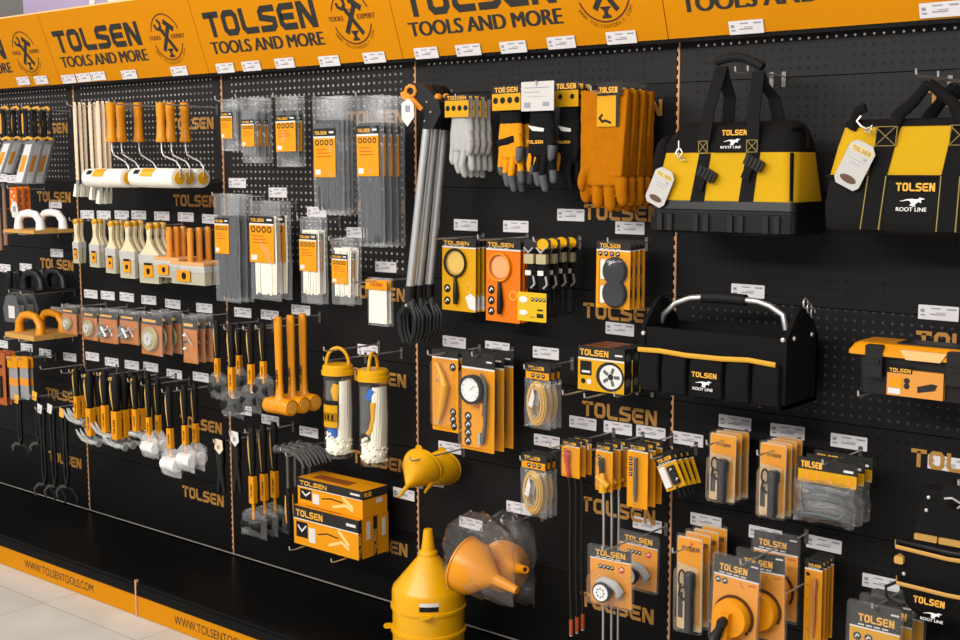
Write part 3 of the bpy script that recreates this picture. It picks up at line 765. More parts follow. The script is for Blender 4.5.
def roller(w, hh, fz, rl, rr, printed):
    "hh handle height, fz drop to roller axis, rl roller length"
    r = empty('paint_roller')
    MB().lathe([(.001, 0), (w*.42, -.003), (w*.42, -hh*.2), (w*.36, -hh*.5), (w*.44, -hh*.85), (w*.52, -hh*.97), (w*.5, -hh), (.001, -hh)], seg=14).build('orange_handle', ORP, r, 50)
    ex = w*.5+.085
    MB().tube([(0, 0, -hh), (0, 0, -hh-.03), (.01, 0, -hh-.05), (ex-.02, 0, -fz+rr+.025), (ex, 0, -fz+rr+.005), (ex, 0, -fz+.005), (ex-.008, 0, -fz), (ex-.04, 0, -fz)], .0032, 8).build('wire_frame', CHR, r, 60)
    c = (ex-.006, 0, -fz)
    MB().lathe([(.001, -rl), (rr*.8, -rl), (rr, -rl+.008), (rr*1.02, -rl/2), (rr, -.004), (rr*.8, 0), (.001, 0)], c, 'x', 22).build('fleece_sleeve', FLE, r, 60)
    MB().lathe([(.001, 0), (rr*.66, 0), (rr*.62, .003), (rr*.2, .004), (.001, .006)], c, 'x', 20).build('yellow_end_cap', YEL, r, 40)
    if printed:
        m = MB()
        m.lathe([(rr*1.04, -rl*.72), (rr*1.04, -rl*.62)], c, 'x', 22); pass
        s = MB()
        for k in range(6):
            a0 = math.radians(175+k*14); a1 = math.radians(175+(k+1)*14)
            for (x0, x1, mi) in ((-rl*.86, -rl*.74, 1), (-rl*.70, -rl*.42, 0)):
                lo, hi = (1, 5) if mi == 0 else (2, 4)
                if not (lo <= k < hi): continue
                R2 = rr*1.05
                s.add([(c[0]+x0, R2*math.cos(a), c[2]-R2*math.sin(a-math.pi)*-1) if False else (c[0]+x0, R2*math.cos(a), c[2]+R2*math.sin(math.pi*2-a)*1) for a in (a0, a1)]+[(c[0]+x1, R2*math.cos(a), c[2]+R2*math.sin(math.pi*2-a)) for a in (a1, a0)], [(0, 1, 2, 3)], mi)
        s.build('printed_band', [YEL, BLK], r)
    return r
proto = None
RX = [(111, 0, 'leftmost roller'), (121, 1, 'second roller from the left'), (138.5, 2, 'roller with a handle standing alone'), (161, 0, 'fourth roller from the left'), (170.5, 1, 'fifth roller from the left'), (185, 2, 'rightmost roller')]
for px, k, d in RX:
    Y = (-.26, -.185, -.11)[k]
    X, Z, w, h = fitr(px-5.5, px+5.5, 102, 142, Y)
    _, _, _, f = fit(px-5, px+5, 102, 178, Y)
    series(roller(w, h, f, .27, .036, px in (111, 161)), X, Z, Y, 1, 0, 'orange-handled white paint roller, '+d, 'paint roller', 'paint rollers on the upper row', hk=px in (111, 138.5, 161), L=.24, hz=-.012)
def flatbrush(w, h):
    r = empty('paint_brush'); nh = h*.52; a = w/2
    prof = [(-.010, 0), (.010, 0), (.013, -h*.1), (.009, -h*.25), (a*.7, -h*.44), (a*.96, -nh), (-a*.96, -nh), (-a*.7, -h*.44), (-.009, -h*.25), (-.013, -h*.1)]
    s = min(1, a/.014)
    prof = [(x*s if abs(x) < .014 else x, z) for x, z in prof]
    # body by two lofted halves
    m = MB(); zs = [(0, .008*s+.002), (-h*.03, .013*s), (-h*.12, .0135*s), (-h*.25, .0095*s), (-h*.36, max(a*.3, .0095*s)), (-h*.45, a*.62), (-nh, a*.96)]
    pts = []
    for z, hw in zs:
        pts.append([(-hw, -.005, z), (-hw*.6, -.008, z), (hw*.6, -.008, z), (hw, -.005, z), (hw, .005, z), (-hw, .005, z)])
    k = 0; vs = [v for p in pts for v in p]; fs = []
    for i in range(len(pts)-1):
        for j in range(6):
            fs.append((i*6+j, i*6+(j+1) % 6, (i+1)*6+(j+1) % 6, (i+1)*6+j)[::-1])
    fs.append((0, 1, 2, 3, 4, 5)); m.add(vs, fs)
    m.build('wooden_handle', WO2, r)
    MB().lathe([(.001, .0015), (.008*s+.003, 0), (.0145*s, -h*.04), (.0145*s, -h*.09), (.0125*s, -h*.1)], seg=12).build('yellow_tip', YEL, r, 50)
    MB().rbox(-a, a, -.009, .009, -h*.68, -nh, .002).build('steel_ferrule', mat('pale_metal', '#cfccc5', .4, .3), r)
    MB().hexa([(-a*.96, -.008, -h), (a*.96, -.008, -h), (a*.96, .006, -h), (-a*.96, .006, -h)], [(-a, -.008, -h*.68), (a, -.008, -h*.68), (a, .008, -h*.68), (-a, .008, -h*.68)]).build('bristles', BRG, r)
    MB().box(-a, a, -.0105, -.0092, -h*.97, -nh*1.03).build('clear_sleeve', FIL2, r)
    c = MB().rbox(-a*.45, a*.45, -.0118, -.0106, -h*.9, -h*.66, .002, 0).box(-a*.4, a*.4, -.0122, -.0118, -h*.70, -h*.66, 1).disc(0, -h*.8, a*.2, -.0122, -.0118, 1, 10)
    c.build('orange_label', [ORG, BLK], r)
    return r
for xl, xr, yt, yb, n, dy, d in ((74, 80, 219, 263, 2, .02, 'narrowest size, leftmost'), (91, 100.5, 219, 267, 3, .018, 'second narrowest size'), (107, 117, 221, 273, 3, .022, 'third size in the row'), (121, 136, 221, 278, 3, .03, 'fourth size in the row'), (140, 160, 223, 283, 3, .032, 'widest size')):
    X, Z, w, h = fit(xl, xr, yt, yb, -.16)
    series(flatbrush(w, h), X, Z, -.16, n, dy, 'cream-handled flat paint brush, '+d, 'paint brush', 'flat paint brushes', short='flat brushes of the '+d)
def blockbrush(w, h, sp):
    r = empty('block_brush'); 
    MB().tube([(0, 0, 0), (0, 0, -h*.08), (0, 0, -h*.3), (0, 0, -h*.6)], [.010, .0135, .012, .013], 10).build('orange_handle', ORW, r, 60)
    MB().rbox(-w/2, w/2, -.02, .02, -h*.66, -h*.6, .004).build('orange_block', mat('peach_wood', '#d29a62', .6), r)
    MB().rbox(-w/2, w/2, -.018, .018, -h*.78, -h*.66, .002).build('steel_band', mat('pale_metal', '#cfccc5', .4, .3), r)
    MB().box(-w*.49, w*.49, -.016, .016, -h, -h*.78).build('bristles', BRG, r)
    MB().box(-w*.5, w*.5, -.021, -.0185, -h, -h*.7).build('clear_sleeve', FIL2, r)
    MB().rbox(-w*.3, w*.1, -.0225, -.0215, -h*.95, -h*.75, .003, 0).disc(-w*.08, -h*.85, w*.07, -.023, -.0225, 1, 10).build('orange_label', [ORG, BLK], r)
    return r
for px, w_, yt, yb, n, dy, d in ((170, 26, 227, 277, 3, .032, 'smaller size'), (191, 34, 228, 284, 3, .042, 'larger size')):
    X, Z, w, h = fit(px-w_/2, px+w_/2, yt, yb, -.18)
    series(blockbrush(w, h, 0), X, Z, -.18, n, dy, 'orange-handled block brush, '+d, 'brush', 'orange block brushes', short='block brushes of the '+d)
def wheelcard(w, h, rw, kind):
    r = empty('wire_wheel_pack')
    MB().box(-w*.46, w*.46, -.0015, 0, -h, -h*.3, 0).box(-w*.46, w*.46, -.0015, 0, -h*.3, -h*.1, 1).build('backing_card', [mat('brown_orange', '#b8690a', .5), BLK], r)
    bars(r, [(-w*.4, w*.2, -h*.24, -h*.18)], -.0016, LET)
    cz = -h*.62
    if kind == 'wheel':
        MB().lathe([(rw*.42, -.006), (rw*.9, -.008), (rw, -.0), (rw*.9, .004)], (0, -.010, cz), 'y', 22).build('brass_wires', BRS, r, 30)
        MB().lathe([(.001, -.004), (rw*.16, -.004), (rw*.16, -.012), (rw*.5, -.013), (rw*.54, -.006), (.001, 0)], (0, -.010, cz), 'y', 20).build('steel_hub', mat('pale_hub', '#cfcfcf', .35, .4), r, 30)
    elif kind == 'cup':
        MB().lathe([(rw*.3, 0), (rw*.5, -.01), (rw*.8, -.02), (rw*.9, -.028), (.001, -.028)], (-w*.1, -.002, cz), 'y', 16).build('cup_brush', STL, r, 40)
        MB().tube([(-w*.3, -.03, cz-h*.15), (w*.35, -.03, cz+h*.12)], rw*.16, 8).tube([(-w*.05, -.03, cz+h*.1), (w*.2, -.03, cz-h*.16)], rw*.2, 8).build('shanks', CHR, r, 50)
        MB().ell((w*.05, -.02, cz-h*.12), rw*.35, .01, rw*.3).build('white_knob', WPL, r, 60)
    else:
        for k in range(3): MB().ell((-w*.2, -.012, cz+h*.2-k*h*.14), rw*.3, .01, rw*.28).build('abrasive_bead', (WPL, GRY, WPL)[k], r, 60)
        MB().tube([(-w*.2, -.012, cz+h*.25), (w*.3, -.012, cz)], .003, 6).build('shank', CHR, r)
    pillow(w, h, .028, int(w*1e4), 8, 10, .004).build('film_bag', FILM, r, 60)
    return r
for xl, xr, yt, yb, rw, kind, n, dy, d in ((62, 77, 305, 334, .028, 'wheel', 2, .02, 'pack by the orange floats'), (83, 98, 308, 340, .036, 'wheel', 2, .03, 'small wheel pack'), (99, 118, 309, 343, .03, 'cup', 2, .03, 'pack of cup brush and shanks'),
      (120, 139, 311, 344, .03, 'cup', 2, .03, 'cup brush pack beside the large wheel'), (141, 163, 312, 355, .05, 'wheel', 3, .045, 'large wheel pack'), (183, 198, 315, 363, .02, 'bead', 3, .035, 'pack of mounted beads')):
    X, Z, w, h = fit(xl, xr, yt, yb, -.18)
    o = wheelcard(w, h, min(rw, w*.46), kind); o.name = {'wheel': 'wire_wheel_pack', 'cup': 'cup_brush_pack', 'bead': 'mounted_bead_pack'}[kind]
    series(o, X, Z, -.18, n, dy, 'bagged orange '+d, 'pack', 'abrasive accessory packs', short='bagged orange '+d)
# hammers hanging head down
def hammer(ww, yg, ys, yh, kind='claw', sleeve=None):
    "ww sleeve width; yg grip length, ys sleeve bottom, yh head bottom"
    r = empty('claw_hammer' if kind == 'claw' else 'machinist_hammer'); g = ww*.58
    MB().tube([(0, 0, 0), (0, 0, -yg*.12), (g*.1, 0, -yg*.5), (0, 0, -yg*.98), (0, 0, -yg-.006), (0, 0, -ys)], [g*.7, g*1.05, g*.85, g*.8, ww*.28, ww*.26], 10).build('black_grip', RUB, r, 60)
    MB().tube([(-g*.9, -g*.5, -yg*.16), (-g*.55, -g*.85, -yg*.35), (-g*.2, -g*.95, -yg*.62), (g*.1, -g*.85, -yg*.95)], [g*.06, g*.2, g*.18, g*.06], 6).build('yellow_grip_inlay', mat('pale_yellow_inlay', '#cda65a', .5), r, 60)
    MB().disc(0, -.014, g*.35, -g*1.15, -g*.9, 0, 10).build('hanging_ring', LET, r)
    s = MB().rbox(-ww/2, ww/2, -ww*.38, ww*.3, -ys, -yg, .003).build('yellow_sleeve', ORG, r)
    word(MB(), 'TOLSEN', 0, 0, (ys-yg)*.5, ww*.34, 0, .0006).build('sleeve_lettering', BLK, s)
    l = s.children[0]; l.rotation_euler = (0, math.radians(-90), 0); l.location = (ww*.2, -ww*.38-.0006, -ys+(ys-yg)*.2)
    hz = -yh+.014
    MB().tube([(0, 0, -ys), (0, 0, hz)], ww*.22, 8).build('neck', DST, r, 60)
    if kind == 'claw':
        m = MB(); m.lathe([(.001, 0), (.013, 0), (.0135, .006), (.010, .012), (.010, .03), (.012, .05)], (.062, 0, hz+.0), 'x', 14) if False else None
        m.tube([(.055, 0, hz), (.048, 0, hz), (.042, 0, hz), (.02, 0, hz), (0, 0, hz), (-.018, 0, hz)], [.0145, .0145, .010, .010, .0135, .010], 12)
        m.tube([(-.016, -.005, hz), (-.05, -.007, hz+.006), (-.080, -.009, hz+.026), (-.095, -.010, hz+.044)], [.0085, .008, .006, .0025], 6)
        m.tube([(-.016, .005, hz), (-.05, .007, hz+.006), (-.080, .009, hz+.026), (-.095, .010, hz+.044)], [.0085, .008, .006, .0025], 6)
        m.build('steel_head', mat('polished_head', '#c4c4c2', .3, .55, spec=.5), r, 50)
    else:
        m = MB(); m.tube([(.045, 0, hz), (.03, 0, hz), (.025, 0, hz), (0, 0, hz), (-.025, 0, hz), (-.034, 0, hz), (-.045, 0, hz)], [.014, .014, .010, .013, .009, .013, .008], 12).build('steel_head', mat('polished_head', '#c4c4c2', .3, .55, spec=.5), r, 50)
    return r
HM = ((74, 79.5, 367, 396, 418, 425, 2, .028, 'claw', 'leftmost pair'), (86, 94, 372, 408, 435, 445, 2, .04, 'claw', 'second pair'), (101.5, 108.5, 370, 405, 432, 438, 1, 0, 'claw', 'single one'),
      (112, 121, 375, 411, 439, 449, 3, .038, 'claw', 'group of three'), (132.5, 138.5, 376, 409, 431, 438, 3, .03, 'machinist', 'beside the white mallets'))
for xl, xr, yt, yg, ys, yh, n, dy, kind, d in HM:
    X, Z, w, _ = fitr(xl, xr, yt, yh, -.2); S_ = lambda y: P((xl+xr)/2, yt, -.2).z-P((xl+xr)/2, y, -.2).z
    series(hammer(w, S_(yg), S_(ys), S_(yh), kind), X, Z, -.2, n, dy, ('claw' if kind == 'claw' else 'ball')+' hammer with black grip in yellow sleeve, '+d, 'hammer', 'claw hammers in yellow sleeves' if kind == 'claw' else 'ball hammers in yellow sleeves', short='hammers in yellow sleeves, '+d, hz=-.026)
def mallet(ww, yg, ys, yh, hr, hl, hm, film, seed):
    r = empty('rubber_mallet'); g = ww*.56
    MB().tube([(0, 0, 0), (0, 0, -yg*.12), (g*.1, 0, -yg*.5), (0, 0, -yg*.98), (0, 0, -yg-.006), (0, 0, -ys)], [g*.7, g*1.05, g*.85, g*.8, ww*.28, ww*.26], 10).build('black_grip', RUB, r, 60)
    MB().tube([(-g*.9, -g*.5, -yg*.16), (-g*.55, -g*.85, -yg*.35), (-g*.2, -g*.95, -yg*.62), (g*.1, -g*.85, -yg*.95)], [g*.06, g*.2, g*.18, g*.06], 6).build('yellow_grip_inlay', mat('pale_yellow_inlay', '#cda65a', .5), r, 60)
    s = MB().rbox(-ww/2, ww/2, -ww*.38, ww*.3, -ys, -yg, .003).build('yellow_sleeve', ORG, r)
    word(MB(), 'TOLSEN', 0, 0, (ys-yg)*.5, ww*.34, 0, .0006).build('sleeve_lettering', BLK, s)
    l = s.children[0]; l.rotation_euler = (0, math.radians(-90), 0); l.location = (ww*.2, -ww*.38-.0006, -ys+(ys-yg)*.2)
    hz = -yh+hr
    MB().tube([(0, 0, -ys), (0, 0, hz)], ww*.25, 8).build('shaft', ORG, r, 60)
    MB().lathe([(.001, -hl/2), (hr*.9, -hl/2), (hr, -hl/2+.005), (hr*.93, 0), (hr, hl/2-.005), (hr*.9, hl/2), (.001, hl/2)], (0, 0, hz), 'x', 20).build('rubber_head', hm, r, 50)
    bg = pillow(hl*1.35, hr*2+.055, hr*1.9, seed, 12, 12, .008, gather=.55); 
    bg.build('film_bag', film, r, 60, loc=(0, 0, hz+hr+.035))
    return r
ML = ((149, 5.5, 380, 417, 436, 453, 2, .045, .024, .075, WPL, 'bagged white-headed mallet, left pair', 'white'),
      (170, 6.5, 387, 428, 448, 471, 1, 0, .029, .085, WPL, 'bagged white-headed mallet, lowest one', 'white'),
      (185, 6, 385, 425, 444, 466, 2, .05, .026, .075, WPL, 'bagged white-headed mallet, right pair', 'white'),
      (217.5, 5.5, 320, 358, 377, 394, 1, 0, .024, .07, RUB, 'bagged black-headed mallet, leftmost', 'black'),
      (239, 5.5, 323, 355, 374, 388, 1, 0, .024, .07, RUB, 'bagged black-headed mallet, half hidden at the back', 'black'),
      (232, 7, 324, 367, 391, 412, 1, 0, .027, .085, RUB, 'bagged black-headed mallet, lowest in front', 'black'),
      (251, 6.5, 324, 364, 384, 407, 1, 0, .027, .08, RUB, 'bagged black-headed mallet, fourth from the left', 'black'),
      (263.5, 6, 323, 361, 379, 397, 1, 0, .026, .075, RUB, 'bagged black-headed mallet, beside the yellow hammers', 'black'))
WBAG = clearmat('milky_film', (.98, .97, .96), .25, 1.4, .2, 1.45, .3, 30)
for i, (px, sw, yt, yg, ys, yh, n, dy, hr, hl, hm, d, c) in enumerate(ML):
    Y = -.2 if px not in (239,) else -.1
    X, Z, w, _ = fitr(px-sw/2, px+sw/2, yt, yh, Y); S_ = lambda y: P(px, yt, Y).z-P(px, y, Y).z
    series(mallet(w, S_(yg), S_(ys), S_(yh), hr, hl, hm, WBAG if c == 'white' else FILM, i+3), X, Z, Y, n, dy, d, 'mallet', 'bagged mallets, '+c+' heads', hz=-.024)
def deadblow(w, h, hr, hl):
    r = empty('dead_blow_hammer'); hz = -h+hr
    MB().tube([(0, 0, 0), (0, 0, -.012), (0, 0, -h*.25), (0, 0, -h*.62), (0, 0, hz+hr*1.3), (0, 0, hz+hr*.6)], [w*.42, w*.5, w*.48, w*.42, w*.5, w*.9], 12, flat=.8).lathe([(.001, -hl/2), (hr*.93, -hl/2), (hr, -hl/2+.006), (hr, -hl*.2), (hr*.95, 0), (hr, hl*.2), (hr, hl/2-.006), (hr*.93, hl/2), (.001, hl/2)], (0, 0, hz), 'x', 24).build('yellow_body', ORP, r, 50)
    l = word(MB(), 'TOLSEN', 0, 0, h*.2, w*.32, 0, .0006).build('lettering', BLK, r); l.rotation_euler = (0, math.radians(-90), 0); l.location = (w*.16, -w*.37, -h*.74)
    MB().lathe([(.001, 0), (hr*.7, 0), (hr*.72, -.001)], (hl/2+.0012, 0, hz), 'x', 20).build('head_face', mat('amber_plastic', '#f0a83a', .4), r, 40)
    return r
X, Z, w, h = fitr(274, 283.5, 317, 414, -.2)
series(deadblow(w, h, .030, .125), X, Z, -.2, 3, .058, 'all-yellow dead-blow hammer', 'hammer', 'yellow dead-blow hammers')
# small dark tool with paper tags at the second upright, bundles of mallets and claw hammers below
def snip(w, h, tagm, tx):
    r = empty('dark_pliers')
    MB().tube([(0, 0, 0), (w*.1, 0, -h*.4), (-w*.3, 0, -h)], [w*.3, w*.25, w*.12], 8).build('handle', BPL, r, 60)
    MB().tube([(0, 0, 0), (-w*.05, 0, -h*.4), (w*.3, 0, -h)], [w*.3, w*.25, w*.12], 8).build('handle', BPL, r, 60)
    MB().prism([(tx-.022, -.03), (tx+.004, -.05), (tx+.026, -.03), (tx+.022, .005), (tx-.016, .008)], -.02, -.019, 0).disc(tx, -.022, .009, -.0205, -.02, 1, 8).build('paper_tag', [tagm, PRN], r)
    return r
for px, yt, yb, tm, tx, d in ((221, 440, 492, WOD, .012, 'dark pliers with tan diamond tag left of the upright'), (237, 432, 490, WHT, .012, 'dark pliers with white tag right of the upright')):
    X, Z, w, h = fit(px-5, px+5, yt, yb, -.18)
    series(snip(w, h, tm, tx), X, Z, -.18, 1, 0, d, 'pliers', 'tagged pliers by the second upright')
X, Z, w, _ = fitr(249, 257, 427, 530, -.2); S_ = lambda y: P(253, 427, -.2).z-P(253, y, -.2).z
def bigmallet(w):
    r = mallet(w*.9, S_(476), S_(503), S_(531), .024, .105, RUB, FILM, 31); r.name = 'bagged_mallet'; return r
series(bigmallet(w), X, Z, -.2, 3, .052, 'large black-gripped mallet with orange shaft, bagged head', 'mallet', 'large bagged mallets by the cartons', hz=-.024)
def headup(w, h):
    r = empty('claw_hammer'); 
    m = MB(); m.tube([(-.06, 0, -.012), (-.048, 0, -.012), (-.045, 0, -.012), (-.02, 0, -.010), (0, 0, -.012), (.02, 0, -.010)], [.016, .016, .011, .011, .015, .011], 12)
    for s in (-1, 1): m.tube([(.018, s*.005, -.010), (.05, s*.007, -.014), (.08, s*.009, -.032), (.098, s*.010, -.055)], [.009, .008, .006, .0025], 6)
    m.build('grey_head', mat('grey_forged_head', '#5c5b59', .5, .5), r, 50)
    MB().tube([(0, 0, -.015), (0, 0, -h*.5)], w*.28, 10).build('steel_shaft', DST, r, 60)
    MB().tube([(0, 0, -h*.48), (0, 0, -h*.55), (w*.1, 0, -h*.75), (0, 0, -h)], [w*.4, w*.45, w*.4, w*.5], 10).build('black_grip', RUB, r, 60)
    MB().tube([(-w*.35, -w*.3, -h*.57), (-w*.25, -w*.38, -h*.72), (0, -w*.42, -h*.9)], [w*.08, w*.14, w*.08], 6).build('yellow_grip_inlay', LET, r, 60)
    return r
X, Z, w, h = fitr(285, 291.5, 448, 531, -.2)
series(headup(w, h), X, Z, -.2, 4, .035, 'grey-headed claw hammer hanging head up beside the cartons', 'hammer', 'head-up claw hammers')
hook(X+.05, Z-.02, .25, 'head-up claw hammers, right prong')
# ================================================================ bay C
BTIE = mat('black_nylon_tie', '#3b3f44', .45); WTIE = CRM; GTIE = mat('grey_nylon_tie', '#6e7276', .45)
for i, (xl, xr, yt, yb, l0, l1, lt, lb, tie, n, dy, Y, bun, d) in enumerate((
    (221, 238, 99, 151, .1, .75, .25, .76, GTIE, 2, .025, -.19, (.2, .8), 'smallest bag of grey cable ties, orange label'),
    (242, 258, 97, 163, .08, .85, .34, .75, GTIE, 3, .032, -.19, (.2, .9), 'small bag of grey cable ties, second from left'),
    (276, 299, 96, 167, .06, .93, .27, .78, BTIE, 2, .03, -.17, (.2, .9), 'small bag of grey cable ties, third from left'),
    (313, 344, 96, 215, .08, .78, .27, .68, BTIE, 4, .022, -.15, (.2, .97), 'long bag of dark cable ties, orange label'),
    (357, 384, 95, 247, .06, .86, .20, .53, BTIE, 4, .033, -.18, (.18, .98), 'longest bag of dark cable ties, orange label'),
    (215, 240, 194, 302, .08, .64, .22, .55, BTIE, 3, .032, -.18, (.2, .97), 'bag of dark cable ties left of the white ones'),
    (251, 281, 201, 300, .03, .83, .15, .62, WTIE, 2, .052, -.15, (.15, .95), 'wide bag of white cable ties, orange label'),
    (301, 322, 217, 304, .02, .82, .19, .62, WTIE, 2, .028, -.14, (.15, .9), 'medium bag of white cable ties, orange label'),
    (332, 354, 238, 305, .08, .78, .24, .68, WTIE, 2, .035, -.14, (.15, .88), 'small bag of white cable ties, orange label'))):
    X, Z, w, h = fit(xl, xr, yt, yb, Y)
    series(tiebag(w, h, l0, l1, lt, lb, tie, .014, i, bun), X, Z, Y, n, dy, d, 'cable tie bag', 'cable tie bags', hz=-.012, L=-Y+.06)
def whitebag(w, h):
    r = empty('small_tie_bag')
    m = MB()
    for i in range(9): m.tube([(-w*.36+i*w*.09, -.001*(i % 3), -h*.25), (-w*.36+i*w*.09, -.002, -h*.94)], w*.06, 5, flat=.6)
    m.build('white_ties', CRM, r, 60)
    c = MB().box(-w/2, w/2, -.009, -.008, -h*.24, -h*.04).build('orange_header', ORG, r)
    lettering(c, -w*.3, -h*.17, w*.6, h*.07, -.009, RED, .0004)
    pillow(w, h, .014, 44, 8, 12, .003).build('film_bag', FILM, r, 60)
    return r
X, Z, w, h = fit(367.5, 389, 278, 326, -.15)
series(whitebag(w, h), X, Z, -.15, 2, .02, 'small bag of white ties under an orange header', 'cable tie bag', 'small white tie bags', L=.26)
# litter grabbers
def grabber(wt, a, b, h, dx):
    "a: tube top, b: tube bottom (below the head top), h total; dx sideways lean over the tube"
    r = empty('litter_grabber'); x1 = -dx
    def X_(z): return x1*(z-a)/(b-a)
    MB().tube([(0, 0, -a), (x1, 0, -b)], wt/2, 12).build('aluminium_tube', ALU, r, 60)
    rf = P(425, 84, -.2)
    def gp(px, py): v = P(px, py, -.2); return (v.x-rf.x, v.z-rf.z)
    g = MB().prism([gp(*v) for v in ((434, 129), (442, 113), (440, 102), (432, 92), (424, 84), (414, 83), (407, 88), (407, 96), (420, 108), (426, 114), (423, 129))][::-1], -.014, .014).build('black_pistol_grip', BPL, r)
    MB().tube([(gp(412.5+5*math.cos(t*.785), 91)[0], -.016, gp(412, 91.5+5.5*math.sin(t*.785))[1]) for t in range(8)], .006, 8, closed=True).build('orange_thumb_ring', ORW, g, 60)
    MB().prism([gp(*v) for v in ((403, 93), (407, 91), (417, 99), (425, 108), (423, 111), (404, 98))][::-1], -.020, .010).build('orange_trigger', ORW, r)
    m = MB()
    for v in ((428, 102), (432, 112), (426, 121)): c_ = gp(*v); m.disc(c_[0], c_[1], .003, -.0155, -.014, 0, 8)
    m.build('screws', CHR, g)
    c_ = gp(437, 97); MB().ell((c_[0], -.002, c_[1]), .011, .014, .011, 0, 10, 6).build('orange_knob', ORW, r, 60)
    MB().tube([(x1, 0, -b+.01), (x1*1.02, 0, -b-.035)], wt*.62, 10).tube([(x1, 0, -b-.03), (x1, 0, -b-.06)], [.018, .026], 8, flat=.6).build('black_collar', BPL, r, 60)
    L = h-b-.05
    for s in (-1, 1):
        j = MB()
        for k in (-1, 0, 1):
            j.tube([(x1+s*.012, k*.010, -b-.05), (x1+s*.034+k*.004, k*.012, -b-.05-L*.3), (x1+s*.030+k*.004, k*.012, -b-.05-L*.7), (x1+s*.014+k*.006, k*.012, -b-.05-L)], [.008, .009, .009, .006], 6, flat=.7)
        j.build('claw', BPL, r, 60)
    MB().disc(x1+.0, -b-.05, .005, -.02, -.012, 0, 10).build('pivot_screw', CHR, r)
    return r
for i, (px, pxb, yt, ya, yb, ye, Y, d) in enumerate(((425, 410, 84, 129, 289, 343, -.2, 'leftmost and frontmost'), (433, 418, 84, 129, 288, 342, -.16, 'middle of three'), (442, 429, 86, 129, 287, 338, -.12, 'rightmost, nearest the wall'))):
    q = P(px+2, yt, Y); s = lambda y, x=px: q.z-P(x, y, Y).z
    t = P(px+2, ya, Y); b_ = P(pxb, yb, Y)
    w = fitr(px-4.5, px+4.5, 190, 210, Y)[2]
    o = grabber(w, s(ya), q.z-b_.z, q.z-P(pxb, ye, Y).z, t.x-b_.x); o.location = (t.x, Y, q.z)
    tag(o, 'aluminium litter grabber with black grip and claw, '+d, 'litter grabber', 'litter grabbers')
q = P(431, 92, -.1); hook(q.x, q.z, .2, 'litter grabbers')
q = P(407.5, 110, -.24); e = empty('hang_tag', q)
MB().prism([(-.024, -.028), (.0, -.05), (.028, -.022), (.026, .018), (.004, .035), (-.024, .02)], -.001, 0, 0).rbox(-.008, .012, -.0016, -.001, -.006, .014, .002, 1).build('paper', [WHT, PRN], e)
tag(e, 'white hexagonal paper tag hanging from the litter grabber trigger', 'tag')
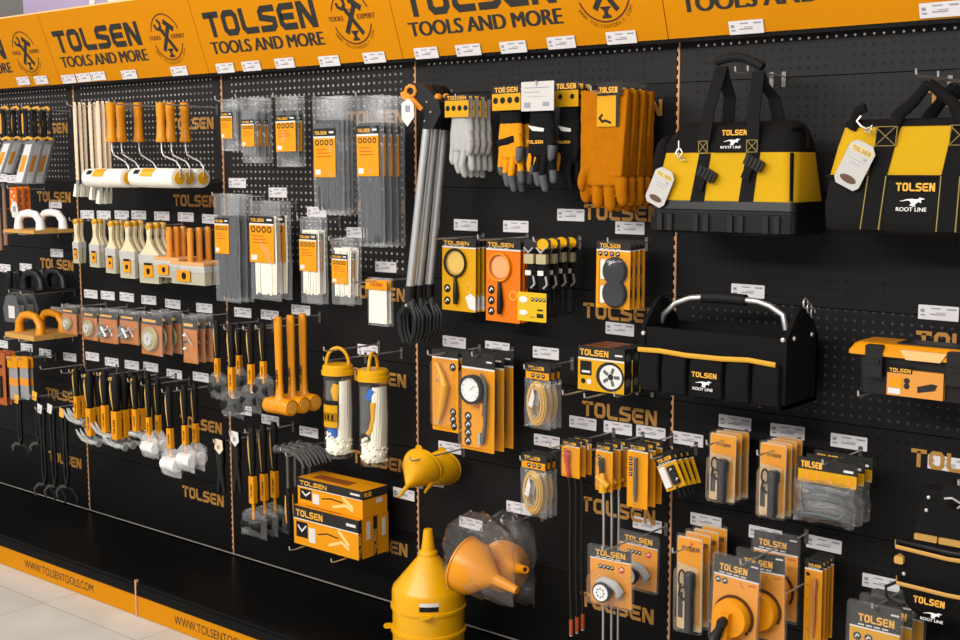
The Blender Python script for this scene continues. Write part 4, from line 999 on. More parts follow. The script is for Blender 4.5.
# clear tubes holding mops
def moptube(R_, h, lid, arc, lab):
    r = empty('mop_tube')
    b = MB().lathe([(.001, -h), (R_*.9, -h), (R_*.97, -h+.006), (R_*.97, -lid)], seg=28).build('clear_tube', TUBE, r, 50)
    MB().lathe([(.001, -.0), (R_*.9, 0), (R_*1.02, -.006), (R_*1.04, -lid*.55), (R_*1.1, -lid*.6), (R_*1.1, -lid), (R_*.98, -lid)], seg=28).build('yellow_lid', YEL, r, 40)
    hx = R_*.78 if arc == 'x' else R_*.12; hy = .0 if arc == 'x' else R_*.7
    pts = [(hx*math.cos(a)*(1 if arc == 'x' else 1), -hy*math.cos(a), .055*math.sin(a)) for a in [math.pi*i/10 for i in range(11)]]
    MB().tube(pts, .006, 8).build('carry_handle', YEL, r, 60)
    m = MB(); rnd = random.Random(5)
    m.tube([(0, 0, -h+.012), (0, 0, -h+.03), (0, 0, -h*.82), (0, 0, -h*.76)], [R_*.7, R_*.84, R_*.84, R_*.5], 16)
    for k in range(260):
        a = rnd.uniform(0, 6.3); rr = R_*.82*math.sqrt(rnd.random()); z = -h+.014+rnd.random()*h*.24
        m.ell((rr*math.cos(a), rr*math.sin(a), z), .0075, .0075, .006, 0, 6, 4)
    for k in range(12):
        a = -.4+.25*k; a = -1.1+.2*k; m.tube([(R_*.7*math.cos(a), R_*.7*math.sin(a), -h*.8), (R_*.75*math.cos(a+.1), R_*.75*math.sin(a+.1), -h*.5), (R_*.7*math.cos(a+.2), R_*.7*math.sin(a+.2), -lid-.02)], .009, 6)
    m.build('white_mop_strands', mat('mop_white', '#f2eedd', .9), r, 60)
    if lab:
        MB().tube([(-R_*.25, -R_*.5, -h*.98+h*.2), (-R_*.3, -R_*.5, -h*.56)], R_*.34, 8, flat=.7).build('blue_cloth_roll', BLU, r, 60)
        MB().tube([(-R_*.3, -R_*.2, -h*.55), (-R_*.3, -R_*.2, -lid-.02)], R_*.5, 8).build('grey_sponge', GRY, r, 60)
        MB().tube([(R_*.05, -R_*.72, -h*.38), (-R_*.0, -R_*.72, -h*.27), (R_*.1, -R_*.7, -h*.2)], [R_*.16, R_*.3, R_*.22], 8, flat=.4).build('yellow_nozzle', YEL, r, 60)
        # curved label
        s = MB(); n = 8
        for k in range(n):
            a0 = math.radians(212+k*9); a1 = math.radians(212+(k+1)*9); Q = R_*1.0
            for z0, z1, mi in ((-h*.66, -h*.42, 0), (-h*.42, -h*.37, 1), (-h*.60, -h*.50, 0)):
                s.add([(Q*math.cos(a0), Q*math.sin(a0), z0), (Q*math.cos(a1), Q*math.sin(a1), z0), (Q*math.cos(a1), Q*math.sin(a1), z1), (Q*math.cos(a0), Q*math.sin(a0), z1)], [(0, 1, 2, 3)], mi)
        for k in (1, 3, 5):
            a0 = math.radians(212+k*9+2); a1 = math.radians(212+(k+1)*9+2); Q = R_*1.006
            s.add([(Q*math.cos(a0), Q*math.sin(a0), -h*.585), (Q*math.cos(a1), Q*math.sin(a1), -h*.585), (Q*math.cos(a1), Q*math.sin(a1), -h*.52), (Q*math.cos(a0), Q*math.sin(a0), -h*.52)], [(0, 1, 2, 3)], 1)
        s.build('wrap_label', [YLC, BLK], r)
    else:
        MB().tube([(-R_*.3, -R_*.4, -h*.66), (-R_*.25, -R_*.4, -h*.45), (-R_*.35, -R_*.35, -lid-.02)], [R_*.48, R_*.5, R_*.45], 9, flat=.8).build('grey_sponge', GRY, r, 60)
        MB().tube([(R_*.0, -R_*.6, -h*.3), (R_*.35, -R_*.6, -h*.2)], R_*.28, 8, flat=.6).build('blue_cloth_roll', BLU, r, 60)
        MB().tube([(0, -R_*.82, -h*.66), (R_*.25, -R_*.8, -h*.62), (R_*.4, -R_*.75, -h*.5), (R_*.4, -R_*.72, -h*.33)], [R_*.14, R_*.16, R_*.14, R_*.2], 8, flat=.5).build('yellow_strap', YEL, r, 60)
    return r
for xl, xr, yt, yb, yl, arc, lab, Y, d in ((323, 354, 364, 456, 374, 'x', True, -.2, 'clear tube of mop parts with label and upright yellow handle, left'), (358, 390, 369, 464, 380, 'y', False, -.14, 'clear tube with grey sponge and yellow strap, right')):
    X, Z, w, h = fitr(xl, xr, yt, yb, Y); lid = Z-P((xl+xr)/2, yl, Y).z
    o = moptube(w/2*.96, h, lid, arc, lab); o.location = (X, Y, Z); o.rotation_euler = (0, 0, .5 if arc == 'x' else .2)
    tag(o, d, 'mop tube', 'mop tubes'); hook(X, Z+.045, -Y+.06, d.split(',')[0]+(', left' if lab else ', right'))
hook(P(300, 359, -.2).x+.12, P(300, 359, -.2).z, .2, 'x')['label'] = 'empty metal hook between dead-blow hammers and mop tubes'
# cartons on pegs
def carton(w, d, h, spine, top=True, pic=True):
    r = empty('carton'); x0, x1 = -w/2, w/2
    m = MB().box(x0, x1, -d, 0, 0, h, 0)
    m.box(x0, x1, -d-.0004, -d, h*.68, h, 1).box(x0, x1, -d-.0006, -d-.0002, h*.655, h*.68, 2)
    if spine: m.box(x1, x1+.0004, -d, -d+d*.22, 0, h, 1)
    else: m.box(x1, x1+.0004, -d, 0, h*.68, h, 1)
    m.box(x1, x1+.0006, -d*.45, -d*.2, h*.45, h*.9 if spine else h*.62, 2)
    m.build('printed_box', [ORG, DGR, WHT], r)
    MB().box(x0+.012, x1-.012, -d+.01, -.01, h, h+.0005, 0).box(x0+w*.15, x1-w*.3, -d*.8, -d*.4, h+.0005, h+.0009, 1).build('top_print', [ORG, mat('rust_print', '#8b4a1a', .5)], r)
    lettering(r, x0+w*.04, h*.74, w*.42, h*.17, -d-.0006, LET, .0006)
    m = MB().box(x1-w*.18, x1-w*.04, -d-.001, -d-.0004, h*.80, h*.87, 0)
    m.box(x0+w*.04, x0+w*.22, -d-.0008, -d, h*.2, h*.6, 1).box(x0+w*.24, x0+w*.34, -d-.0008, -d, h*.12, h*.5, 0)
    m.stroke([(x0+w*.07, h*.5), (x0+w*.13, h*.36), (x0+w*.2, h*.52)], w*.018, -d-.0014, -d-.0008, 0)
    # drawing of a gun-shaped tool
    m.stroke([(x0+w*.38, h*.38), (x0+w*.52, h*.46), (x0+w*.70, h*.42)], w*.012, -d-.001, -d, 1)
    m.stroke([(x0+w*.55, h*.18), (x0+w*.75, h*.34), (x0+w*.86, h*.2)], w*.03, -d-.001, -d, 2).stroke([(x0+w*.70, h*.62), (x0+w*.80, h*.42), (x0+w*.86, h*.3)], w*.035, -d-.0012, -d, 2)
    m.build('front_print', [WHT, BLK, mat('pale_orange_print', '#f6c27a', .5)], r)
    l = word(MB(), 'TOLSEN', 0, 0, h*.6, d*.13, -.0006, 0).build('side_lettering', LET, r)
    if spine: l.rotation_euler = (0, math.radians(-90), math.radians(90)); l.location = (x1+.0006, -d+d*.17, h*.06)
    else: l.rotation_euler = (0, 0, math.radians(90)); l.location = (x1+.0006, -d+d*.05, h*.77); l.scale = (.62, 1, 1)
    return r
Yf = -.21
a = P(293.5, 545, Yf); b_ = P(358, 561, Yf); t = P(357, 521, Yf)
w = b_.x-a.x; zb = b_.z; h1 = t.z-b_.z; d1 = .074
c1 = carton(w, d1-.004, h1, True); c1.location = ((a.x+b_.x)/2, Yf+d1, zb); tag(c1, 'orange and black carton, lower front one of three', 'carton', 'orange cartons on pegs')
c2 = copy_tree(c1); c2.location = ((a.x+b_.x)/2, Yf+2*d1, zb); tag(c2, 'orange and black carton, lower rear one by the wall', 'carton', 'orange cartons on pegs')
t2 = P(362, 491, Yf+.03); h2 = max(.07, (t2.z-zb-h1))
c3 = carton(w, 2*d1-.03, h2*.98, False); c3.location = ((a.x+b_.x)/2+.0, Yf+2*d1-.005, zb+h1+.001); tag(c3, 'orange carton lying on top of the two lower cartons', 'carton', 'orange cartons on pegs')
for k, dx in ((0, -.35), (1, .3)):
    o = hook((a.x+b_.x)/2+w*dx, zb-.006, .27, 'x', 0, 'shelf_peg'); o['label'] = 'metal peg under the orange cartons, '+('left' if k == 0 else 'right')
# funnels
def funnel(R_, hc, hs, rs, rim=1, ear=True):
    "mouth at z=0 opening up (+z), spout pointing down"
    pr = [(R_*.97, -.001), (R_*1.03, 0), (R_*1.03, -.006), (R_, -.006), (R_, -R_*.28), (rs*1.5, -hc), (rs*1.3, -hc-.01), (rs*.55, -hc-hs)]
    inn = [(rs*.45, -hc-hs), (rs*1.1, -hc-.008), (rs*1.3, -hc+.004), (R_*.96, -R_*.27), (R_*.97, -.001)]
    m = MB().lathe(pr+inn, seg=32)
    return m
q = P(428, 529, -.25)
R_ = fitr(391, 464, 595, 605, -.25)[2]/2
cz = P(428, 594, -.25).z; zt = q.z
sp = zt-P(428, 551, -.25).z
def bigfunnel(hb, full):
    o = empty('large_funnel')
    rs = .030
    if full:
        zc = cz-zt+.03; zk = -sp
        pr = [(.001, 0), (.013, 0), (.014, -.004), (.022, zk+.006), (.028, zk+.002), (.031, zk-.004), (.030, zk-.012), (R_*.97, zc), (R_*1.0, zc-.012), (R_*1.0, zc-.055), (R_*1.035, zc-.057), (R_*1.035, zc-.066), (R_*.96, zc-.066), (R_*.96, zc-.02)]
    else:
        zc = cz-zt+.03
        pr = [(R_*.90, zc+.03), (R_*.95, zc+.03), (R_*.985, zc+.01), (R_*.985, zc-.03), (R_*.985, zc-.055), (R_*1.035, zc-.057), (R_*1.035, zc-.066), (R_*.96, zc-.066)]
    MB().lathe(pr, seg=48).build('funnel_body', YEL, o, 35)
    tz = (cz-zt)+.03-.062
    a = {0: -2.5, 1: -.9, 2: -2.5}[full and 1 or 2]
    MB().prism(rrect(-.02, .02, -.016, .016, .014), 0, .004).build('hanging_ear', YEL, o, 40)
    e_ = o.children[-1]; e_.rotation_euler = (math.radians(90), 0, a+math.pi/2); e_.location = (R_*1.1*math.cos(a), R_*1.1*math.sin(a), tz)
    return o
f1 = bigfunnel(0, True); X = q.x; f1.location = (X, -.25, zt)
zc_w = cz+.03-.066
tag(f1, 'large yellow funnel standing spout up, topmost of the nested stack', 'funnel', 'nested large funnels')
s_ = MB(); 
for k in range(5):
    a0 = math.radians(-62+k*6); a1 = math.radians(-62+(k+1)*6); Q = R_*1.004
    for z0, z1, mi in ((-.052, -.036, 1), (-.036, -.024, 0)):
        s_.add([(Q*math.cos(a0), Q*math.sin(a0), cz-zt+.034+z0), (Q*math.cos(a1), Q*math.sin(a1), cz-zt+.034+z0), (Q*math.cos(a1), Q*math.sin(a1), cz-zt+.034+z1), (Q*math.cos(a0), Q*math.sin(a0), cz-zt+.034+z1)], [(0, 1, 2, 3)], mi)
s_.build('sticker', [WHT, BLK], f1)
low = bigfunnel(0, False)
for i in range(2):
    o = low if i == 0 else copy_tree(low)
    o.location = (X, -.25, zt-(zc_w-.1280)/2*(i+1))
    tag(o, 'large yellow funnel in the nested stack, only its rim band showing, '+['middle', 'lowest'][i], 'funnel', 'nested large funnels')
# small funnels hung by the rim, spouts to the lower left
def smallfunnel(R_, L_):
    r = empty('small_funnel')
    MB().lathe([(R_*.96, 0), (R_*1.05, 0), (R_*1.05, -.005), (R_, -.006), (R_*.98, -.022), (R_*.16, -L_*.62), (R_*.13, -L_*.64), (R_*.07, -L_), (R_*.05, -L_), (R_*.1, -L_*.64), (R_*.93, -.022), (R_*.96, 0)], seg=32).build('funnel_body', YEL, r, 40)
    MB().prism(rrect(-.012, .012, -.010, .014, .009), -.002, .002).build('hanging_ear', YEL, r, 40); r.children[-1].location = (0, R_*1.1, -.003); r.children[-1].rotation_euler = (math.radians(90), 0, 0)
    MB().box(-.02, .02, -.0006, 0, -.012, .012).box(-.018, .018, -.001, -.0006, -.010, .001, 1).build('sticker', [WHT, BLK], r)
    s = r.children[-1]; s.location = (.012, -R_*.72, -L_*.22); s.rotation_euler = (math.radians(-42), 0, .1); s.location = (.01, -R_*.74, -L_*.2)
    return r
def aim(o, d, roll=0):
    "turn local -z towards d"
    d = Vector(d).normalized(); o.rotation_mode = 'QUATERNION'
    o.rotation_quaternion = (-d).to_track_quat('Z', 'Y')
for px, py, Y, d, (tx, tz) in ((419, 467, -.2, 'small yellow funnel hanging sideways, front one', (399, 497)), (440, 468, -.1, 'small yellow funnel hanging sideways, rear one', (425, 492))):
    c = P(px+4, py-1, Y+.03); tip = P(tx, tz, Y-.13); R_s = .064 if Y < -.15 else .058
    L_ = (tip-c).length
    o = smallfunnel(R_s, L_); o.location = c; aim(o, tip-c); tag(o, d, 'funnel', 'small hanging funnels')
q = P(440, 455, -.12); hook(q.x, q.z, .26, 'small yellow funnels')
# bagged funnels
def bagfun(R_, L_, dirv, w, h, seed, d, px, py, Y, bx=0, by=0):
    r = empty('bagged_funnel'); c = P(px, py, Y); r.location = c
    f = MB().lathe([(R_*.96, 0), (R_*1.05, 0), (R_*1.05, -.005), (R_, -.006), (R_*.98, -.05), (R_*.25, -L_*.6), (R_*.22, -L_*.62), (R_*.15, -L_), (R_*.1, -L_), (R_*.17, -L_*.64), (R_*.93, -.05), (R_*.96, 0)], seg=32).build('orange_funnel', ORP, r, 40)
    f.location = Vector((0, 0, 0)); aim(f, dirv)
    b = pillow(w, h, .11, seed, 16, 18, .013, gather=.75).build('clear_bag', clearmat('bag_film', (.99, .985, .98), .02, 1.6, .12, 1.45, 1., 16), r, 60)
    b.location = (bx, -.01, h*.58+by); 
    return tag(r, d, 'funnel', 'bagged orange funnels')
bagfun(.082, .2, (1, .1, -.25), .27, .26, 3, 'orange funnel in a clear bag, left one, mouth to the left', 463, 563, -.31, .07, .02)
bagfun(.075, .19, (.9, -.5, .25), .21, .28, 8, 'orange funnel in a clear bag, right one, spout up right', 502, 566, -.15, .03, .02)
q = P(519, 521, -.12); hook(q.x, q.z, .2, 'bagged orange funnels')
# ================================================================ bay D
def glove(w, h, mats, style):
    "hangs from cuff at z=0, fingers down; w across the palm, h total"
    r = empty('work_glove'); t = w*.2
    cuff, palm, fing, tip = mats
    pz0, pz1 = -h*.34, -h*.66
    MB().tube([(0, 0, -h*.02), (0, 0, -h*.18), (0, 0, pz0)], [w*.40, w*.38, w*.40], 16, flat=.42).build('cuff', cuff, r, 60)
    xs = [-.34, -.12, .11, .33]; ln = [.84, .95, 1., .92]
    m = MB(); n2 = MB()
    m.tube([(0, 0, pz0+.006), (0, 0, -h*.45), (0, 0, -h*.58), (0, 0, pz1)], [w*.40, w*.45, w*.46, w*.42], 16, flat=.42)
    tips = m if tip is palm else n2
    for i, (x, L_) in enumerate(zip(xs, ln)):
        dy = -.004-.008*((i*7) % 3)
        a = Vector((x*w, 0, pz1+h*.05)); b = Vector((x*w*1.12+w*.02, dy, pz1+(-h*L_-pz1)*.55)); c = Vector((x*w*1.10+w*.03, dy*.3, -h*L_+w*.1))
        m.tube([a, (a+b)/2, b], [w*.112, w*.104, w*.102], 10); tips.tube([b+Vector((0, 0, .003)), (b+c)/2, c, c+Vector((0, 0, -w*.07)), c+Vector((0, 0, -w*.1))], [w*.104, w*.106, w*.102, w*.075, w*.02], 10)
    a = Vector((w*.30, -.006, -h*.44)); b = Vector((w*.47, -.018, -h*.57)); c = Vector((w*.46, -.022, -h*.68))
    m.tube([a, b], [w*.14, w*.125], 10); tips.tube([b, c, c+Vector((-.004, 0, -w*.1))], [w*.125, w*.10, w*.03], 10)
    bake(m, 'palm_and_fingers', palm, r, .0028, 2)
    if tips is n2: n2.build('fingertips', tip, r, 70)
    if style == 'work':
        MB().tube([(-w*.42, -t*.6, -h*.52), (0, -t*1.08, -h*.50), (w*.42, -t*.6, -h*.455)], w*.10, 8, flat=.3).build('black_knuckle_band', BGL, r, 60)
        MB().rbox(-w*.1, w*.24, -t*.95, -t*.85, -h*.115, -h*.085, .002).build('white_cuff_mark', WHT, r)
    if style == 'black':
        MB().prism([(-w*.35, -h*.38), (w*.2, -h*.41), (w*.18, -h*.44), (-w*.2, -h*.43)], -t*.98, -t*.9).build('white_back_mark', WHT, r)
        lettering(r, -w*.38, -h*.55, w*.55, w*.09, -t*.98)
        MB().rbox(-w*.3, w*.1, -t*.95, -t*.85, -h*.13, -h*.09, .002).build('white_cuff_mark', WHT, r)
        m = MB()
        for x in (-.34, -.12, .11): m.tube([(x*w, -w*.1, pz1+.006), (x*w*1.1, -w*.125, pz1-.025), (x*w*1.12, -w*.115, pz1-.045)], [w*.06, w*.08, w*.03], 8, flat=.5)
        m.build('orange_finger_guards', OGL, r, 60)
    return r
def addcard(r, x0, x1, z0, z1, y, body, head=.25, name='header_card', txt=True):
    m = MB().box(x0, x1, y-.001, y, z0, z1-(z1-z0)*head, 0)
    if head: m.box(x0, x1, y-.001, y, z1-(z1-z0)*head, z1, 1)
    c = m.build(name, [body, DGR], r); w = x1-x0; h = z1-z0
    if txt: lettering(c, x0+w*.1, z1-h*head*.85, w*.8, h*head*.62, y-.001)
    g = MB()
    for k in range(4 if w > .09 else 2):
        n = 4 if w > .09 else 2
        g.disc(x0+w*(k+.5)/n, z0+h*.4, w*.09, y-.0014, y-.001, 0, 10)
    g.build('printed_icons', BLK, c); return c
# grey knitted gloves
X, Z, w, h = fit(449, 476, 97, 178, -.2)
g = glove(w*.95, h, (GGL, GGL, GGL, GGL), 'grey'); g.name = 'knitted_glove'
addcard(g, -w*.45, w*.42, -h*.25, .006, -w*.22, YLC, .26)
series(g, X, Z, -.2, 4, .028, 'grey knitted glove with yellow card', 'glove', 'grey knitted gloves')
X, Z, w, h = fit(496, 526, 90, 192, -.2)
g = glove(w*.9, h, (BGL, OGL, OGL, GRY), 'work'); addcard(g, -w*.45, w*.5, -h*.2, .012, -w*.22, YLC, .33)
series(g, X, Z, -.2, 2, .04, 'orange and black work glove with grey fingertips', 'glove', 'orange work gloves', short='orange and black work gloves')
X, Z, w, h = fit(527, 558, 84, 192, -.21)
g = glove(w*.95, h, (BGL, BGL, BGL, GRY), 'black')
c = MB().rbox(-w*.5, w*.55, -w*.25, -w*.24, -h*.25, .006, .002, 0).build('white_back_card', mat('soft_white_card', '#bdbab6', .6), g)
bars(c, [(-w*.4, w*.4, -h*.04, -h*.033), (-w*.4, w*.1, -h*.08, -h*.074), (-w*.4, -w*.2, -h*.22, -h*.17), (w*.2, w*.4, -h*.21, -h*.17), (-w*.3, w*.3, -h*.12, -h*.117)], -w*.25, PRN)
series(g, X, Z, -.21, 1, 0, 'black work glove with a large white card', 'glove', 'black gloves', short='black gloves')
X, Z, w, h = fit(557, 582, 86, 190, -.15)
g = glove(w*.95, h, (BGL, BGL, BGL, BGL), 'black'); addcard(g, -w*.45, w*.5, -h*.2, .012, -w*.22, YLC, .35)
series(g, X, Z, -.15, 3, .035, 'black work glove with yellow card behind the white card', 'glove', 'black gloves', hk=False)
def gauntlet(w, h):
    r = empty('leather_gauntlet'); m = MB(); t = w*.16
    m.hexa([(-w*.44, -t*.85, -h*.70), (w*.44, -t*.85, -h*.70), (w*.44, t*.85, -h*.70), (-w*.44, t*.85, -h*.70)], [(-w*.5, -t*.35, 0), (w*.5, -t*.35, 0), (w*.5, t*.35, 0), (-w*.5, t*.35, 0)])
    m.tube([(0, 0, -h*.5), (0, 0, -h*.62), (0, 0, -h*.78)], [w*.40, w*.43, w*.43], 16, flat=.36)
    for x, L_, b in ((-.37, .93, -.02), (-.125, .975, -.01), (.12, 1., .01), (.36, .95, .03)):
        m.tube([(x*w, 0, -h*.72), ((x+b*.6)*w, -.004, -h*.84), ((x+b)*w, 0, -h*(L_-.05)), ((x+b)*w, 0, -h*(L_-.02)), ((x+b)*w, 0, -h*L_)], [w*.118, w*.112, w*.108, w*.08, w*.03], 12, flat=.95)
    m.tube([(-w*.24, -.01, -h*.60), (-w*.36, -.02, -h*.68), (-w*.38, -.026, -h*.76), (-w*.38, -.026, -h*.80), (-w*.37, -.024, -h*.83)], [w*.10, w*.09, w*.085, w*.06, w*.03], 12, flat=.85)
    bake(m, 'suede_glove', LEA, r, .003, 3)
    c = MB().box(-w*.1, w*.36, -t*.62-.003, -t*.62-.002, -h*.30, .02, 0).box(-w*.1, w*.42, -t*.62-.0035, -t*.62-.003, -h*.05, .02, 1).box(w*.3, w*.36, -t*.62-.0036, -t*.62-.003, -h*.30, -h*.05, 1).build('yellow_card', [YLC, DGR], r)
    lettering(c, -w*.05, -h*.028, w*.38, .016, -t*.62-.0035)
    MB().stroke([(w*.02, -h*.2), (-w*.04, -h*.23), (w*.02, -h*.26), (w*.08, -h*.25), (w*.2, -h*.27)], .006, -t*.62-.0045, -t*.62-.0035).build('printed_drawing', BLK, c)
    return r
X, Z, w, h = fit(581, 630, 90, 212, -.2)
series(gauntlet(w*.97, h), X, Z, -.2, 4, .04, 'tan leather welding gauntlet', 'glove', 'leather gauntlets', L=.27)
# magnifier cards
def magcard(w, h, body, hand, lensr):
    r = card_base('magnifier_card', w, h, .12, body, .75, .05)
    if body is ORD: pass
    cz = -h*.34; cx = -w*.08
    ring = [(cx+lensr*math.cos(a*math.pi/12), -.008, cz+lensr*1.0*math.sin(a*math.pi/12)) for a in range(24)]
    MB().tube(ring, .004, 6, closed=True).build('lens_rim', hand if body is YLC else ORP, r, 60)
    MB().disc(cx, cz, lensr*.95, -.009, -.007, 0, 24).build('lens', FIL2, r)
    MB().disc(cx, cz, lensr*.8, -.0022, -.0018, 0, 20).build('print_under_lens', mat('sample_print', '#d9b24a', .5) if body is YLC else mat('sample_print_orange', '#f0a060', .5), r)
    MB().tube([(cx, -.008, cz-lensr), (cx+w*.03, -.010, cz-lensr-h*.1), (cx+w*.06, -.012, -h*.78), (cx+w*.04, -.012, -h*.9)], [.004, .007, .0095, .007], 10).build('handle', BPL, r, 60)
    icons(r, [(-w*.34, -h*z) for z in ((.7, .87) if body is YLC else (.62, .75, .88))], w*.1, -.0018)
    MB().stroke([(w*.30+w*.1*math.cos(a*math.pi/6), -h*.67+w*.1*math.sin(a*math.pi/6)) for a in range(12)], w*.02, -.0022, -.0018, 0, True).build('printed_magnifier', LET, r)
    if body is YLC: MB().prism([(w*.2, -h*.8), (w*.3, -h*.95), (w*.5, -h*.98), (w*.5, -h*.8), (w*.35, -h*.74)], -.0022, -.0018).build('white_print_patch', WHT, r)
    return r
X, Z, w, h = fit(443, 476, 238, 311, -.12)
series(magcard(w, h, YLC, BPL, w*.31), X, Z, -.12, 4, .02, 'yellow card with a black handled magnifier', 'magnifier card', 'yellow magnifier cards', L=.24, hz=-.001)
X, Z, w, h = fit(486.5, 521, 239, 322, -.12)
series(magcard(w, h, ORD, ORP, w*.31), X, Z, -.12, 3, .018, 'orange card with an orange rimmed magnifier', 'magnifier card', 'orange magnifier cards', L=.24, hz=-.001)
def strap(w, h):
    r = empty('ratchet_strap')
    MB().rbox(-w*.45, w*.5, -.016, -.015, -h*.12, 0, .006).build('black_header', DGR, r)
    MB().disc(w*.22, -h*.06, w*.2, -.0175, -.016, 0, 16, w*.16).build('yellow_logo_patch', YEL, r)
    for s in (-1, 1):
        x = s*w*.22
        m = MB().tube([(x, 0, -h*.08), (x-s*.002, -.01, -h*.35), (x, -.01, -h*.62)], [w*.16, w*.2, w*.21], 8, flat=.5); m.build('black_webbing', BBG, r, 60)
        MB().rbox(x-w*.17, x+w*.17, -.026, -.012, -h*.3, -h*.18, .003).build('brass_buckle', BRS, r)
        MB().stroke([(x-w*.16, -h*.1), (x, -h*.16), (x+w*.16, -h*.1)], .004, -.028, -.024).build('steel_bar', CHR, r)
        MB().rbox(x-w*.1, x+w*.1, -.029, -.026, -h*.44, -h*.38, .002).build('white_mark', WHT, r)
        MB().tube([(x+w*.1, -.016, -h*.45), (x+w*.18, -.02, -h*.55), (x+w*.05, -.02, -h*.60)], .004, 6).build('hook', CHR, r, 60)
    MB().tube([(-w*.3, .004, -h*.62), (-w*.32, .004, -h*.95), (w*.2, .004, -h*.97), (w*.25, .004, -h*.62)], .008, 6, flat=.6).build('webbing_loop', BBG, r, 60)
    return r
X, Z, w, h = fit(526, 554, 239, 320, -.2)
srs = series(strap(w, h), X, Z, -.2, 4, .045, 'black ratchet tie-down strap with yellow patch', 'strap', 'ratchet straps')
q = P(532, 307, -.235); e = empty('yellow_info_card', q)
m = MB().rbox(-.052, .052, -.001, 0, -.042, .042, .003).build('card', mat('lemon_card', '#c9a315', .5), e)
icons(e, [(.002+.014*k, .022) for k in range(4)], .006, -.001)
MB().ell((-.03, -.002, .02), .016, .001, .010).ell((-.03, -.002, -.018), .016, .001, .008).build('white_print', WHT, e, 60)
bars(e, [(.02, .04, -.01, -.005), (.018, .042, -.03, -.018), (-.005, .01, -.03, -.028)], -.001, BLK)
tag(e, 'yellow info card with four round icons hanging below the straps', 'card')
# twin round blister
def twin(w, h):
    r = card_base('twin_disc_card', w, h, .14, ORG, .6, .1, .004)
    R2 = w*.33
    for cz in (-h*.44, -h*.76):
        MB().lathe([(.001, -.012), (R2*.5, -.014), (R2*.9, -.012), (R2, -.006), (R2, 0)], (w*.08, -.004, cz), 'y', 24).build('black_disc', mat('smoked_black', '#26282b', .3), r, 40)
    MB().rbox(-w*.3, -w*.18, -.010, -.002, -h*.56, -h*.28, .004).rbox(-w*.3, -w*.18, -.010, -.002, -h*.9, -h*.66, .004).build('white_bar', WPL, r)
    icons(r, [(-w*.36+w*.16*k, -h*.2) for k in range(4)], w*.06, -.0018)
    blister(r, -w*.34, w*.46, -h*.97, -h*.22, .022)
    return r
X, Z, w, h = fit(595.5, 632, 240, 310, -.17)
series(twin(w, h), X, Z, -.17, 4, .024, 'orange card with two black round discs in blister', 'twin disc pack', 'twin disc cards')
# blow gun + gauge cards
def blowgun(w, h):
    r = card_base('blow_gun_card', w, h, .09, ORG, letters=False)
    MB().tube([(-w*.22, -.014, -h*.16), (-w*.02, -.016, -h*.3), (w*.12, -.018, -h*.44)], [.006, .010, .013], 10).tube([(w*.12, -.018, -h*.42), (-w*.02, -.016, -h*.68), (-w*.14, -.014, -h*.86)], [.015, .013, .006], 10).build('yellow_gun_body', YEL, r, 60)
    MB().tube([(-w*.14, -.014, -h*.84), (-w*.2, -.012, -h*.91)], .005, 8).tube([(-w*.05, -.02, -h*.3), (-w*.2, -.022, -h*.38)], .003, 6).build('metal_tip', CHR, r)
    icons(r, [(w*.3, -h*.75), (w*.3, -h*.84), (w*.33, -h*.92)], w*.12, -.0018); icons(r, [(w*.3, -h*.2)], w*.12, -.0018, name='printed_round')
    blister(r, -w*.42, w*.42, -h*.95, -h*.1, .032, mm=FIL2)
    return r
X, Z, w, h = fit(432.5, 458.5, 350, 431, -.17)
series(blowgun(w, h), X, Z, -.17, 3, .025, 'orange card with yellow blow gun in blister', 'blow gun card', 'blow gun cards', L=.25)
def gauge(w, h):
    r = card_base('pressure_gauge_card', w, h, .15, ORG, letters=False)
    MB().box(w*.25, w*.42, -.0025, -.0018, -h*.09, -h*.075).build('white_mark', WHT, r)
    R2 = w*.34; c = (-w*.04, -.012, -h*.36)
    MB().lathe([(.001, 0), (R2, 0), (R2*1.02, -.01), (R2*1.02, -.024), (R2*.86, -.026), (R2*.84, -.02)], c, 'y', 26).build('black_gauge_case', RUB, r, 40)
    MB().disc(c[0], c[2], R2*.84, -.033, -.030, 0, 24).build('white_dial', mat('dial_white', '#d9dad6', .3), r)
    m = MB()
    for k in range(9):
        a = math.radians(-40+k*32.5); m.stroke([(c[0]+R2*.62*math.cos(a), c[2]+R2*.62*math.sin(a)), (c[0]+R2*.76*math.cos(a), c[2]+R2*.76*math.sin(a))], .0012, -.0335, -.033)
    m.stroke([(c[0], c[2]), (c[0]+R2*.4, c[2]+R2*.3)], .0016, -.034, -.033); m.build('dial_marks', BLK, r)
    MB().tube([(w*.16, -.014, -h*.2), (w*.32, -.016, -h*.3), (w*.30, -.014, -h*.7), (w*.22, -.014, -h*.9)], [.004, .006, .006, .007], 8).build('rubber_hose', GRY, r, 60)
    MB().tube([(w*.05, -.012, -h*.52), (w*.2, -.014, -h*.5), (w*.18, -.014, -h*.62)], .006, 8).build('orange_trigger', ORW, r, 60)
    MB().tube([(w*.12, -.012, -h*.8), (w*.12, -.012, -h*.93)], .006, 8).build('brass_fitting', CHR, r)
    icons(r, [(-w*.3, -h*(.66+.085*k)) for k in range(4)], w*.11, -.0018)
    blister(r, -w*.46, w*.46, -h*.97, -h*.17, .038, mm=FIL2)
    return r
X, Z, w, h = fit(462.5, 495, 353, 451, -.17)
series(gauge(w, h), X, Z, -.17, 3, .045, 'orange card with round pressure gauge and hose', 'pressure gauge card', 'pressure gauge cards')
